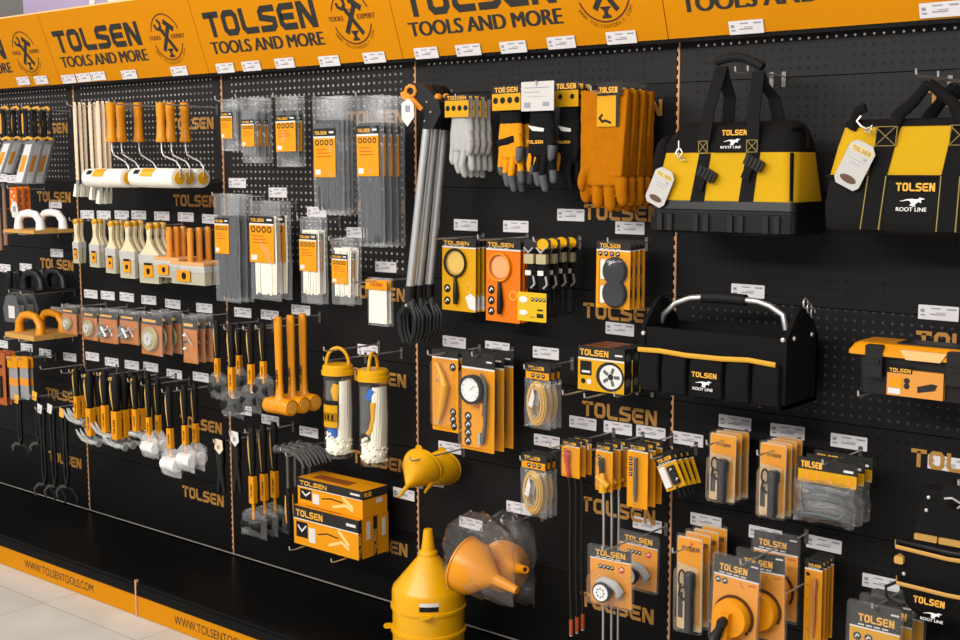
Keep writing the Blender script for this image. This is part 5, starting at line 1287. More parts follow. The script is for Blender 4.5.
# bungee bags
def bungee(w, h, seed):
    r = empty('bungee_cord_bag')
    m = MB().box(-w*.48, w*.48, -.004, -.002, -h*.26, 0, 1).box(-w*.48, w*.42, -.0045, -.004, -h*.24, -h*.13, 0).build('header_card', [ORG, DGR], r)
    lettering(m, -w*.38, -h*.1, w*.6, h*.06, -.004); icons(m, [(-w*.2, -h*.185), (0, -h*.185), (w*.2, -h*.185)], w*.07, -.0045)
    for k in range(4):
        a = w*(.36-.05*k); bb = h*(.34-.035*k)
        MB().tube([(a*math.cos(t*math.pi/10), -.008-.004*(k % 2), -h*.62+bb*math.sin(t*math.pi/10)) for t in range(20)], .0042, 6, closed=True).build('bungee_cord', BUN, r, 60)
    MB().prism([(-w*.25, -h*.66), (-w*.08, -h*.68), (w*.0, -h*.5), (-w*.08, -h*.36)], -.021, -.019).build('white_paper', WHT, r)
    MB().tube([(-w*.2, -.018, -h*.72), (-w*.1, -.018, -h*.84), (w*.05, -.018, -h*.8)], .003, 6).build('metal_hook', CHR, r)
    b = pillow(w*1.02, h*.78, .036, seed, 8, 12, .004); b.build('film_bag', FILM, r, 60, loc=(0, -.006, -h*.24))
    return r
for xl, xr, yt, yb, s, d in ((526, 552, 364, 427, 1, 'upper row'), (522, 548, 454, 515, 2, 'lower row')):
    X, Z, w, h = fit(xl, xr, yt, yb, -.17)
    series(bungee(w, h, s), X, Z, -.17, 3, .025, 'bag of coiled yellow bungee cord, '+d, 'bungee bag', 'bungee cord bags', L=.24)
# worklight boxes on pegs
Yf = -.18; a = P(578, 384, Yf); b_ = P(624, 395, Yf); t = P(624, 350, Yf)
w = b_.x-a.x; h = t.z-b_.z
def lightbox(w, h, d):
    r = empty('worklight_box'); x0 = -w/2; x1 = w/2
    m = MB().box(x0, x1, -d, 0, 0, h, 1).box(x0, x1, -d-.0006, -d, 0, h*.74, 0).box(x0, x1, -d-.0009, -d-.0006, h*.70, h*.735, 2)
    m.build('printed_box', [YLC, DGR, WHT], r)
    lettering(r, x0+w*.04, h*.79, w*.62, h*.14, -d, LET, .0008)
    bars(r, [(x1-w*.2, x1-w*.04, h*.83, h*.87)], -d, WHT, 'white_mark')
    cx, cz = w*.2, h*.36
    m = MB().disc(cx, cz, w*.3, -d-.0014, -d-.0006, 0, 24, h*.33).disc(cx+w*.02, cz, w*.24, -d-.002, -d-.0014, 1, 24, h*.27)
    m.disc(cx+w*.02, cz, w*.06, -d-.0025, -d-.002, 0, 10)
    for k in range(5):
        q = k*1.257; m.stroke([(cx+w*.02+w*.07*math.cos(q), cz+h*.08*math.sin(q)), (cx+w*.02+w*.19*math.cos(q), cz+h*.21*math.sin(q))], w*.06, -d-.0024, -d-.002, 2)
    m.build('printed_wheel', [DGR, WHT, GRY], r)
    m = MB().rbox(x0+w*.05, x0+w*.3, -d-.0012, -d-.0006, h*.34, h*.66, .002, 0).disc(x0+w*.12, h*.2, w*.05, -d-.0012, -d-.0006, 0, 10).disc(x0+w*.25, h*.2, w*.05, -d-.0012, -d-.0006, 1, 10).stroke([(x0+w*.09, h*.42), (x0+w*.27, h*.42)], h*.05, -d-.0016, -d-.0012, 1)
    m.build('printed_photo', [BLK, WHT], r)
    m = MB()
    for z in (.25, .8): m.lathe([(.001, .0006), (d*.33, .0006), (d*.33, 0)], (x1, -d/2, h*z), 'x', 14)
    m.build('side_roundels', mat('grey_print', '#5d5e60', .5), r)
    MB().box(x0+w*.1, x1-w*.3, -d*.85, -d*.2, h, h+.0006).build('top_print', mat('rust_print', '#8b4a1a', .5), r)
    return r
o = lightbox(w, h, .037)
for i in range(3):
    c = o if i == 0 else copy_tree(o)
    c.location = ((a.x+b_.x)/2+.002*i, Yf+.037+.039*i, b_.z)
    tag(c, 'yellow and black worklight box with wheel picture, '+['front', 'middle', 'rear'][i]+' of three', 'carton', 'worklight boxes')
for k, dx in ((0, -.42), (1, .05), (2, .38)):
    o = hook((a.x+b_.x)/2+w*dx, b_.z-.006, .27 if k < 2 else .2, 'x', 0, 'shelf_peg'); o['label'] = 'metal peg under the worklight boxes, '+['left', 'middle', 'right'][k]
# pick-up tools
def pickup(w, h, H2, kind):
    r = card_base('pickup_tool_card', w, h, .16, ORG, .7, .1)
    if kind == 'flex':
        MB().tube([(-w*.1, -.010, -h*.28), (-w*.1, -.010, -h*.6)], .008, 10).tube([(-w*.1, -.010, -h*.6), (0, -.010, -h*.98)], .006, 8).build('red_grip', RED, r, 60)
        MB().tube([(0, -.010, -h*.98), (w*.08, -.008, -h*1.3), (w*.1, -.008, -H2*.7), (w*.18, -.008, -H2+.045)], .0042, 8).build('black_flexible_shaft', BPL, r, 60)
        MB().tube([(w*.18, -.008, -H2+.05), (w*.18, -.008, -H2+.004)], .006, 10).build('copper_sleeve', COP, r, 60)
        MB().tube([(w*.18, -.008, -H2+.004), (w*.18, -.008, -H2)], .005, 10).build('metal_tip', CHR, r)
    else:
        MB().tube([(-w*.05, -.012, -h*.3), (0, -.012, -h*.62)], .008, 8).build('black_plunger', BPL, r, 60)
        MB().tube([(-w*.3, -.014, -h*.7), (w*.05, -.016, -h*.76), (w*.4, -.014, -h*.86)], [.006, .011, .008], 10).tube([(w*.05, -.014, -h*.6), (w*.08, -.014, -h*.8), (w*.1, -.014, -h)], [.006, .012, .012], 10).build('yellow_grip', YEL, r, 60)
        MB().tube([(w*.1, -.012, -h), (w*.12, -.010, -h*1.5), (w*.16, -.008, -H2)], .0036, 8).build('steel_flexible_shaft', ALU, r, 60)
    icons(r, [(-w*.3, -h*.3), (-w*.3, -h*.45)], w*.1, -.0018)
    blister(r, -w*.4, w*.42, -h*.97, -h*.2, .026, mm=FIL2)
    return r
X, Z, w, h = fit(562, 580, 440, 478, -.22); H2 = Z-P(576, 636, -.22).z
o = pickup(w, h*.98, H2, 'flex'); series(o, X, Z, -.22, 3, .03, 'pick-up tool on card, black flexible shaft with copper end', 'pick-up tool', 'flexible pick-up tools', L=.32, rj=.25)
X, Z, w, h = fit(596, 613, 443, 491, -.2); H2 = Z-P(607, 655, -.2).z
o = pickup(w, h, H2, 'claw'); series(o, X, Z, -.2, 3, .04, 'pick-up tool on card, yellow grip and pale steel shaft', 'pick-up tool', 'claw pick-up tools', L=.28, rj=.25)
def pencard(w, h):
    r = card_base('magnetic_pen_card', w, h, .12, ORG, .7, .15)
    MB().tube([(-.002, -.009, -h*.22), (-.002, -.009, -h*.75), (-.002, -.009, -h*.9)], [.005, .0055, .003], 8).build('steel_pen', DST, r, 60)
    icons(r, [(-w*.33, -h*(.25+.08*k)) for k in range(4)], w*.08, -.0018, square=True)
    blister(r, -w*.16, w*.2, -h*.96, -h*.16, .018, mm=FIL2)
    return r
X, Z, w, h = fit(627.5, 648, 443, 508, -.18)
series(pencard(w, h), X, Z, -.18, 3, .038, 'tall orange card with a thin steel pen', 'pen card', 'magnetic pen cards', L=.26)
# headlamps
def headlamp(w, h):
    r = card_base('headlamp_card', w, h, .22, ORG, .72, .14, .008)
    MB().prism([(w*.02, -h*.2), (w*.12, -h*.3), (w*.28, -h*.34)], -.0024, -.0018).build('printed_wedge', YLC, r)
    icons(r, [(-w*.22+w*.085*k, -h*.35) for k in range(4)], w*.045, -.0018); icons(r, [(w*.24, -h*.35)], w*.07, -.0018, RED, name='red_icon')
    cz = -h*.66
    MB().tube([(-w*.22, -.014, cz+h*.05), (-w*.06, -.022, cz+h*.13), (w*.16, -.02, cz+h*.09), (w*.26, -.016, cz-h*.02), (w*.2, -.014, cz-h*.1)], [.010, .013, .014, .013, .010], 10, flat=.8).build('elastic_strap', mat('grey_white_strap', '#a9a7a4', .6, var=.4, vscale=200), r, 60)
    MB().lathe([(.001, 0), (w*.15, 0), (w*.19, -.012), (w*.19, -.026), (w*.16, -.028)], (-w*.06, -.012, cz-h*.04), 'y', 24).build('lamp_housing', BPL, r, 40)
    MB().disc(-w*.06, cz-h*.04, w*.155, -.041, -.038, 0, 22).build('lamp_lens', mat('lamp_lens_white', '#dfe0e0', .2), r)
    m = MB()
    for k in range(8): m.disc(-w*.06+w*.08*math.cos(k*.785), cz-h*.04+w*.08*math.sin(k*.785), w*.018, -.042, -.041, 0, 8)
    m.build('led_dots', GRY, r)
    MB().prism([(w*.08, -h*.86), (w*.3, -h*.9), (w*.34, -h*.8), (w*.16, -h*.76)], -.012, -.002).build('battery_bag', FIL2, r)
    MB().rbox(-w/2, w/2, -.0035, -.0022, -h, 0, .012).build('clear_backing', FIL2, r)
    blister(r, -w*.4, w*.42, -h*.94, -h*.4, .05)
    return r
for xl, xr, yt, yb, Y, rz, d in ((588, 633, 546, 608, -.3, 0, 'front one, below the pick-up tools'), (618, 660, 532, 591, -.16, 0, 'rear one, partly hidden')):
    X, Z, w, h = fit(xl, xr, yt, yb, Y)
    o = headlamp(w, h*1.0) if rz == 0 else None
    o.location = (X, Y, Z); o.rotation_euler = (0, math.radians(-1.5 if Y < -.2 else 1), math.radians(2)); o.name = 'headlamp_pack'
    tag(o, 'headlamp in clear blister on orange card, '+d, 'headlamp', 'headlamp packs')
q = P(648, 534, -.1); hook(q.x, q.z, .33, 'headlamp packs')
# ================================================================ bay E
def ringloft(mb, rings, m, seg=5, capb=True, capt=True):
    "rings: (z, x0, x1, y0, y1, r); one material per gap in m (list) or a single one"
    k0 = len(mb.v); n = None
    for (z, x0, x1, y0, y1, r) in rings:
        rr = rrect(x0, x1, y0, y1, r, seg); n = len(rr)
        mb.v += [Vector((x, y, z))-mb.o for x, y in rr]
    for i in range(len(rings)-1):
        mi = m[i] if isinstance(m, list) else m
        for j in range(n):
            j2 = (j+1) % n; mb.f.append((k0+i*n+j, k0+i*n+j2, k0+(i+1)*n+j2, k0+(i+1)*n+j)); mb.m.append(mi)
    if capb: mb.f.append(tuple(k0+j for j in range(n-1, -1, -1))); mb.m.append(m[0] if isinstance(m, list) else m)
    if capt: mb.f.append(tuple(k0+(len(rings)-1)*n+j for j in range(n))); mb.m.append(m[-1] if isinstance(m, list) else m)
    return mb
class Frame:
    "pixel to local (x, z) on a front plane y=Yf, measured from an origin"
    def __init__(s, Yf, ox, oy): s.Y = Yf; s.o = P(ox, oy, Yf)
    def __call__(s, px, py): q = P(px, py, s.Y)-s.o; return (q.x, q.z)
    def x(s, px, py): return s(px, py)[0]
    def z(s, px, py): return s(px, py)[1]
STI = mat('yellow_stitching', '#8f7c45', .7)
# ---- yellow gate-mouth tool bag
Yf = -.24; F = Frame(Yf, 652, 221); D = .19
r = empty('tool_bag', F.o)
x0 = F.x(650, 221); x1 = F.x(794, 226); zb = F.z(793, 237); zt = F.z(791.5, 202.5); zy = F.z(795, 152); zT = F.z(795, 119)
m = MB(); ringloft(m, [(zb, x0+.01, x1-.004, .01, D-.01, .02), (zb+.006, x0+.003, x1, 0, D, .02), (zb+.06, x0+.003, x1, 0, D, .02), (zb+.062, x0-.001, x1+.004, -.006, D+.004, .022), (zt, x0, x1+.002, -.003, D+.002, .022)], 0)
for k in range(9): m.box(x0+.004, x1-.006, -.0035, 0, zb+.008+k*.0055, zb+.0105+k*.0055, 0)
m.build('hard_base', BPL, r, 30)
for a in (.12, .38, .62, .86):
    for b_ in (-.022, .008): MB().rbox(x0+(x1-x0)*a+b_, x0+(x1-x0)*a+b_+.014, -.009, 0, zb+.006, zb+.05, .003).build('base_lug', mat('lug_black', '#262626', .3), r, 30)
ys = x0+.012
m = MB(); ringloft(m, [(zt, x0+.004, x1-.002, 0, D-.01, .03), ((zt+zy)/2, x0+.010, x1-.006, 0.004, D-.02, .035), (zy, x0+.022, x1-.01, .01, D-.03, .04)], 0, capb=False, capt=False)
m.build('yellow_side_panels', YBG, r, 50)
m = MB(); ringloft(m, [(zy, x0+.022, x1-.01, .01, D-.03, .04), (zy+.02, x0+.022, x1-.012, .013, D-.035, .04), ((zy+zT)/2, x0+.03, x1-.014, .022, D-.045, .04), (zT-.02, x0+.045, x1-.02, .035, D-.06, .035), (zT-.004, x0+.06, x1-.03, .05, D-.075, .03), (zT, x0+.08, x1-.05, .065, D-.09, .02)], 0, capb=False)
m.tube([(x1-.03, .03, zT-.02), (x1-.012, .05, zT-.012), (x1-.006, .075, zT-.03), (x1-.008, .08, zy+.01)], .006, 8)
m.build('black_mouth', BBG, r, 60)
MB().ell((x0+.012, .06, zy-.03), .03, .05, .075).build('side_pocket', BBG, r, 60)
def bl(pts): return [F(*p) for p in pts]
m = MB()
sl = bl([(690.5, 201.8), (704, 201.9), (709, 153.5), (698, 154)]); sr = bl([(739, 201.8), (753, 201.7), (758.5, 152.5), (745, 153)])
for s in (sl, sr):
    (ax, az), (bx, bz), (cx, cz), (dx, dz) = s
    m.hexa([(ax, -.004, az), (bx, -.004, bz), (bx, .012, bz), (ax, .012, az)], [(dx, .006, dz), (cx, .006, cz), (cx, .02, cz), (dx, .02, dz)])
    m.build('webbing_strap', BB2, r); m = MB()
m = MB()
for (ax, ay, bx, by) in ((698, 153, 707, 141), (746, 152, 757, 140)):
    a = F(ax, ay); b_ = F(bx, by)
    m.stroke([(a[0], a[1]), (b_[0], a[1]), (b_[0], b_[1]), (a[0], b_[1])], .0016, .0015, .003, 0, True)
    m.stroke([(a[0], a[1]), (b_[0], b_[1])], .0016, .0015, .003).stroke([(b_[0], a[1]), (a[0], b_[1])], .0016, .0015, .003)
a0 = F(792, 201); b0 = F(793.5, 153)
m.build('yellow_stitching', STI, r)
for (px, py) in ((709, 174), (756, 163)):
    c = F(px, py); m = MB(); m.rbox(-.026, .026, -.012, 0, -.014, .014, .004)
    for k in range(4): m.box(-.02+k*.011, -.014+k*.011, -.015, -.012, -.012, .012)
    o = m.build('black_buckle', BPL, r, loc=(c[0], -.004, c[1])); o.rotation_euler = (0, math.radians(28), 0)
    MB().prism([(-.03, -.035), (-.008, -.045), (.005, .0), (-.012, .004)], -.010, -.006).build('strap_end', BB2, r, loc=(c[0]-.006, -.002, c[1]))
# carrying handles: two webbing loops and one ribbed grip
gy = .045; _g = lambda px, py: (P(px, py, Yf+gy).x-F.o.x, P(px, py, Yf+gy).z-F.o.z)
g0 = _g(716, 62); g1 = _g(763, 67)
for y, nm in ((.012, 'front'), (.085, 'rear')):
    for top, bot in (((g0[0]+.016, gy, g0[1]-.012), F(702, 152)), ((g1[0]-.012, gy, g1[1]-.010), F(751.5, 152))):
        tx, ty, tz = top; bx, bz = bot
        if y > .05: bz = zT-.01; bx += .03
        ptsl = [(tx, ty, tz), (tx+(bx-tx)*.12, ty+(y-ty)*.3, tz-.03), (tx+(bx-tx)*.6, y, (tz+bz)/2), (bx, y-.008, bz+.02), (bx, y-.006, bz)]
        m = MB()
        for a, b_ in zip(ptsl[:-1], ptsl[1:]):
            hw = .017
            m.hexa([(b_[0]-hw, b_[1], b_[2]), (b_[0]+hw, b_[1], b_[2]), (b_[0]+hw, b_[1]+.004, b_[2]), (b_[0]-hw, b_[1]+.004, b_[2])], [(a[0]-hw, a[1], a[2]), (a[0]+hw, a[1], a[2]), (a[0]+hw, a[1]+.004, a[2]), (a[0]-hw, a[1]+.004, a[2])])
        m.build('webbing_loop', BB2, r)
mid = ((g0[0]+g1[0])/2, gy, (g0[1]+g1[1])/2+.018); m = MB()
n = 26; pts = []; rs = []
for i in range(n+1):
    t = i/n; x = g0[0]+(g1[0]-g0[0])*t; z = g0[1]*(1-t)+g1[1]*t+.018*math.sin(math.pi*t); pts.append((x, gy, z)); rs.append(.0125 if i % 2 else .0105)
m.tube(pts, rs, 12); m.build('ribbed_grip', RUB, r, 20)
# logo panel, clip, paper tag
a = F(716, 152); b_ = F(744, 125)
m = MB().hexa([(a[0]-.01, .004, a[1]), (b_[0]+.02, .004, a[1]), (b_[0]+.02, .02, a[1]), (a[0]-.01, .02, a[1])], [(a[0]-.01, .024, b_[1]), (b_[0]+.02, .024, b_[1]), (b_[0]+.02, .04, b_[1]), (a[0]-.01, .04, b_[1])]).build('logo_patch', BBG, r)
p_ = F(719.5, 135.5); q_ = F(745, 131); e = empty('logo', (p_[0], .012, p_[1])); e.parent = r; e.rotation_euler = (-.14, 0, 0)
e.name = 'printed_logo'
wl = q_[0]-p_[0]
lettering(e, 0, 0, wl, .014, 0, LET, .001); roo(e, 0, -.034, wl*.8, 0)
MB().tube([(0, 0, 0), (.004, -.006, -.02), (-.004, -.008, -.03), (.006, -.008, -.044), (.016, -.008, -.03), (.008, -.006, -.02)], .0022, 6).tube([(-.004, -.002, -.02), (.01, -.004, -.05), (.022, -.004, -.048)], .002, 6).build('silver_clip', CHR, r, 60, loc=(F(679, 141)[0], .0, F(679, 141)[1]))
def papertag(root, c, w, h, ang, y, txt=True):
    o = MB().prism([(-w/2+.010, -h/2), (w/2-.010, -h/2), (w/2, -h/2+.012), (w/2, h/2-.014), (w/2-.014, h/2), (-w/2+.014, h/2), (-w/2, h/2-.014), (-w/2, -h/2+.012)], -.001, 0).build('paper_tag', mat('tag_grey_paper', '#b3b0ac', .6), root, loc=(c[0], y, c[1]))
    o.rotation_euler = (0, math.radians(ang), 0)
    MB().box(-w*.42, w*.42, -.0015, -.001, h*.26, h*.4).build('tag_band', mat('tag_band_tan', '#c9b98c', .6), o)
    lettering(o, -w*.36, h*.28, w*.72, h*.09, -.0015, mat('dark_gold', '#a88420', .5), .0004)
    MB().disc(-w*.0, -h*.32, w*.32, -.0018, -.001, 0, 14, h*.08).build('tag_picture', mat('tag_picture_brown', '#5a4436', .6), o)
    bars(o, [(-w*.3, w*.3, h*.1, h*.11), (-w*.2, w*.2, h*.02, h*.03), (w*.2, w*.32, h*.16, h*.2)], -.001, PRN)
    return o
papertag(r, F(662.5, 187), .062, .10, 24, -.012)
m = MB()
aa = F(790.5, 201.5); bb = F(793, 152.5)
m.hexa([(aa[0]-.002, -.002, aa[1]), (aa[0]+.002, -.002, aa[1]), (aa[0]+.002, .01, aa[1]), (aa[0]-.002, .01, aa[1])], [(aa[0]-.008, .006, bb[1]), (aa[0]-.004, .006, bb[1]), (aa[0]-.004, .02, bb[1]), (aa[0]-.008, .02, bb[1])])
m.build('dark_seam', BBG, r)
tag(r, 'yellow and black tool bag with hard ribbed base, hanging by its handles', 'tool bag')
q = P(748, 74, -.19); hook(q.x-.03, q.z+.004, .2, 'yellow tool bag with ribbed base', .0); hook(q.x+.005, q.z+.004, .2, 'yellow tool bag, second prong', .0)
# ---- yellow tote at the right edge
Yf = -.24; F = Frame(Yf, 820, 226); D = .17
r = empty('tool_tote', F.o)
xb0 = F.x(820, 226); xt0 = F.x(838, 122); W = .50; zb = F.z(960, 237); zt = F.z(900, 118); zy = F.z(925, 176); xr = xb0+W
zb = min(zb, F.z(826, 229))
m = MB(); ringloft(m, [(zb, xb0+.02, xr-.02, .015, D-.02, .02), (zb+.012, xb0+.004, xr-.004, .002, D-.004, .03), (zb+.06, xb0, xr, 0, D, .03), (zy-.004, xb0+.008, xr-.01, .004, D-.004, .03)], 0, capt=False); m.build('black_lower_body', BB2, r, 50)
m = MB(); ringloft(m, [(zy-.004, xb0+.008, xr-.01, .004, D-.004, .03), ((zy+zt)/2, xb0+.022, xr-.02, .014, D-.014, .03), (zt-.018, xb0+.034, xr-.03, .024, D-.02, .03)], 0, capb=False, capt=False); m.build('yellow_side_panels', YBG, r, 50)
m = MB(); ringloft(m, [(zt-.018, xb0+.034, xr-.03, .022, D-.02, .03), (zt-.004, xb0+.034, xr-.03, .026, D-.02, .03), (zt, xb0+.045, xr-.04, .04, D-.04, .025)], 0, capb=False); m.build('black_top_rim', BBG, r, 50)
# webbing straps running over the front
def slab(m, p, y0, y1, th=.004):
    "p: two bottom and two top corners (x,z); y0 at the bottom, y1 at the top"
    (ax, az), (bx, bz), (cx, cz), (dx, dz) = p
    m.hexa([(ax, y0-th, az), (bx, y0-th, bz), (bx, y0+.006, bz), (ax, y0+.006, az)], [(dx, y1-th, dz), (cx, y1-th, cz), (cx, y1+.006, cz), (dx, y1+.006, dz)])
st = MB()
for (lo, mi, hi) in (((861, 879), (868, 886), (876, 898)), ((937, 956), (941, 960), (951, 973))):
    m = MB(); zA, zB, zC = zb+.01, zy, zt-.006
    xa = [F.x(lo[0], 225), F.x(lo[1], 228)]; xb_ = [F.x(mi[0], 178), F.x(mi[1], 178)]; xc = [F.x(hi[0], 124), F.x(hi[1], 124)]
    slab(m, [(xa[0], zA), (xa[1], zA), (xb_[1], zB), (xb_[0], zB)], .0, .004); slab(m, [(xb_[0], zB), (xb_[1], zB), (xc[1], zC), (xc[0], zC)], .004, .024)
    m.build('webbing_strap', BBG, r)
    for s in (0, 1): slab(st, [(xa[s]-.0012, zA), (xa[s]+.0012, zA), (xb_[s]+.0012, zB), (xb_[s]-.0012, zB)], .0, .004, .005)
    xm0, xm1 = xb_[0]*.35+xc[0]*.65, xb_[1]*.35+xc[1]*.65; z0_, z1_ = zB*.45+zC*.55, zB*.1+zC*.9
    yy = .004+.02*.6
    st.stroke([(xm0, z0_), (xm1, z0_), (xm1+.003, z1_), (xm0+.003, z1_)], .0014, yy-.007, yy-.002, 0, True).stroke([(xm0, z0_), (xm1, z1_)], .0014, yy-.007, yy-.002).stroke([(xm1, z0_), (xm0, z1_)], .0014, yy-.007, yy-.002)
st.build('yellow_stitching', STI, r)
MB().box(xb0+.012, xr-.012, -.0005, .01, zy-.006, zy+.002).build('black_piping', BBG, r)
# handles to the hook
hk_ = F(920, 80); hk2 = F(944, 84)
for (a, pk, y) in ((F(888, 128), hk_, .02), (F(968, 128), hk_, .02), (F(900, 126), hk2, .12), (F(975, 130), hk2, .12)):
    mx_ = (a[0]*.5+pk[0]*.5, y*.5+.045, a[1]*.45+pk[1]*.55)
    MB().tube([(a[0], y, a[1]-.01), (a[0]*.75+pk[0]*.25, y, a[1]*.7+pk[1]*.3), mx_, (pk[0], .055, pk[1]-.004)], [.016, .016, .014, .012], 10, flat=.7).build('webbing_handle', BBG, r, 60)
p_ = F(896, 191); q_ = F(935.5, 185); e = empty('printed_logo', (p_[0], -.006+.006, p_[1])); e.parent = r; e.location.y = -.001; wl = q_[0]-p_[0]
lettering(e, 0, 0, wl, .019, 0, LET, .001); roo(e, .002, -.046, wl*.78, 0)
papertag(r, F(857, 165), .068, .112, 26, -.012)
c = F(861, 116); MB().tube([(0, 0, 0), (-.008, -.004, -.012), (.004, -.006, -.024), (.018, -.006, -.03), (.03, -.006, -.022), (.026, -.004, -.038), (.012, -.004, -.034)], .0028, 6).build('silver_clip', CHR, r, 60, loc=(c[0], .0, c[1]))
MB().tube([(c[0]-.03, .02, c[1]-.03), (c[0]-.012, .01, c[1]+.012), (c[0]+.008, .006, c[1]+.02)], .012, 8, flat=.5).build('clip_strap', BBG, r, 60)
tag(r, 'yellow and black tote bag with a white tag, cut by the right photo edge', 'tool bag')
q = P(921, 79, -.19); hook(q.x, q.z+.006, .22, 'yellow and black tote', 0); q = P(945, 85, -.10); hook(q.x+.02, q.z+.01, .2, 'yellow and black tote, second prong', 0)
# ---- black open tote with tubular handle
Yf = -.24; F = Frame(Yf, 640, 394); D = .18
r = empty('open_tool_tote', F.o)
x0 = F.x(640, 394); x1 = F.x(785, 404); zb = F.z(785, 405); zt = F.z(784, 336); zs = F.z(784, 314)
zb = (zb+F.z(640, 396))/2; zt = (zt+F.z(642, 330))/2
m = MB(); t = .012
m.hexa([(x0, 0, zb), (x1, 0, zb), (x1, t, zb), (x0, t, zb)], [(x0+.004, .006, zt), (x1-.002, .006, zt), (x1-.002, .006+t, zt), (x0+.004, .006+t, zt)])
m.hexa([(x0, D-t, zb), (x1, D-t, zb), (x1, D, zb), (x0, D, zb)], [(x0+.004, D-t, zt), (x1, D-t, zt), (x1, D, zt), (x0+.004, D, zt)])
m.box(x0, x1, 0, D, zb, zb+.012); m.build('front_and_back_walls', BBG, r)
for xx, s in ((x0, 1), (x1-.012, -1)):
    pr = [(0, zb), (D, zb), (D, zt-.005), (D*.85, zs-.035), (D*.64, zs+.002), (D*.5, zs+.012), (D*.36, zs+.002), (D*.15, zs-.035), (0, zt)]
    mb = MB(); n = len(pr); vs = [(xx, y, z) for y, z in pr]+[(xx+.012, y, z) for y, z in pr]
    mb.add(vs, [tuple(range(n-1, -1, -1)), tuple(range(n, 2*n))]+[(i, (i+1) % n, n+(i+1) % n, n+i) for i in range(n)]); mb.build('tall_end_wall', BBG, r)
for i, (pa, pb) in enumerate((((641, 356), (662, 391)), ((664, 353), (689, 396)), ((692, 355), (725, 399)), ((728, 357), (752, 402)), ((755, 358), (782, 403)))):
    a = F(*pa); b_ = F(*pb); zc = F.z(712, 356)-.004
    m = MB(); ringloft(m, [(zb+.008, a[0]+.004, b_[0]-.004, -.012, .004, .006), ((zb+zc)/2, a[0]+.002, b_[0]-.002, -.022, .004, .008), (zc, a[0]+.004, b_[0]-.004, -.014, .008, .006)], 0); m.build('front_pocket', BBG, r, 50)
m = MB()
pts = [F(642, 352.5), F(664, 352), F(690, 354.5), F(725, 356.5), F(752, 358.5), F(780, 360.5)]; zm = F.z(712, 356)
m.tube([(x, -.020-.004*(i % 2), zm+.003*math.sin(i*2)) for i, (x, z) in enumerate(pts)], .0065, 8, flat=.4); m.build('yellow_trim_band', mat('yellow_trim', '#c9962c', .6), r, 60)
hy = D*.5; hb0 = F(660, 318); hb1 = F(784, 316); sh = .115/1.0
# the handle stands over the middle of the tote: place it on the plane y=Yf+hy
G = lambda px, py: (P(px, py, Yf+hy).x-F.o.x, P(px, py, Yf+hy).z-F.o.z)
lp = [G(661, 322), G(664, 314), G(676, 303), G(690, 298), G(704, 297)]; rp = [G(745, 300), G(758, 301.5), G(770, 306), G(783, 315), G(786, 330)]
MB().tube([(x, hy, z) for x, z in lp+rp], .008, 12).build('chrome_handle', CHR, r, 60)
a = G(703, 297.2); b_ = G(746, 300.2); MB().tube([(a[0], hy, a[1]), ((a[0]+b_[0])/2, hy, (a[1]+b_[1])/2+.002), (b_[0], hy, b_[1])], .015, 14).build('foam_grip', RUB, r, 60)
m = MB()
for px, py in ((643.5, 333), (783, 340)): c = F(px, py); m.lathe([(.001, -.005), (.005, -.004), (.007, 0)], (c[0], 0, c[1]), 'y', 10)
for y in (.04, D-.04): m.lathe([(.001, .005), (.005, .004), (.007, 0)], (x1, y, zt-.0), 'x', 10)
m.build('rivets', CHR, r, 40)
m = MB()
for k in (0, 1, 2): m.tube([(x1+.004, .09+k*.022+.012*math.cos(t*math.pi/6), zs+.02-k*.014+.013*math.sin(t*math.pi/6)) for t in range(10)], .0022, 6)
m.build('ring_clips', CHR, r, 60)
p_ = F(696, 377.5); q_ = F(721, 374); wl = q_[0]-p_[0]; e = empty('printed_logo', (p_[0], -.0225, p_[1]+.006)); e.parent = r
lettering(e, 0, 0, wl, .0135, 0, LET, .001); roo(e, .004, -.034, wl*.8, 0)
tag(r, 'black open tool tote with chrome tube handle and yellow trim', 'tool bag')
for k, a in enumerate((.2, .8)): o = hook(F.o.x+x0+(x1-x0)*a, F.o.z+zb-.006, .22, 'x', 0, 'shelf_peg'); o['label'] = 'metal peg under the black open tote, '+['left', 'right'][k]
# ---- toolbox with orange lid
Yf = -.22; F = Frame(Yf, 848, 353); D = .13
r = empty('toolbox', F.o)
x0 = F.x(848, 350); W = .385; x1 = x0+W; zl = F.z(848, 353); zb = F.z(900, 398); zb = (F.z(860, 395)+F.z(944, 401.5))/2; zt = F.z(851, 343)
zl = (F.z(848, 353)+F.z(946, 362))/2; zt = (F.z(851, 343.5)+F.z(944, 351.5))/2
m = MB(); ringloft(m, [(zb, x0+.026, x1-.026, .02, D-.01, .012), (zl-.004, x0+.020, x1-.020, .012, D-.006, .012), (zl-.004, x0+.006, x1-.006, .002, D-.002, .012), (zl+.002, x0+.004, x1-.004, .002, D-.002, .012)], 0); m.build('black_box_body', mat('toolbox_black', '#1b1b1c', .45), r, 30)
m = MB(); ringloft(m, [(zl, x0, x1, -.004, D, .012), (zl+.008, x0, x1, -.004, D, .012), (zt, x0+.010, x1-.010, .008, D-.008, .012), (zt+.004, x0+.016, x1-.016, .014, D-.012, .012)], 0)
m.build('orange_lid', ORP, r, 30)
MB().prism([(-.055, .0), (-.04, -.022), (.04, -.022), (.055, .0)], -.008, .004).build('lid_catch', mat('pale_orange_plastic', '#eeb072', .4), r, loc=(x0+W*.48, 0, zt-.004))
MB().rbox(x0+W*.28, x0+W*.7, .03, D-.03, zt+.003, zt+.008, .002).build('recessed_handle', BPL, r)
for px in (875, 957):
    xx = F.x(px, 350 if px < 900 else 362)
    m = MB().rbox(xx-.021, xx+.021, -.008, .012, zl-.052, zt+.002, .004).rbox(xx-.016, xx+.016, -.013, -.008, zl-.018, zl-.010, .002)
    m.build('black_latch', BPL, r, 30)
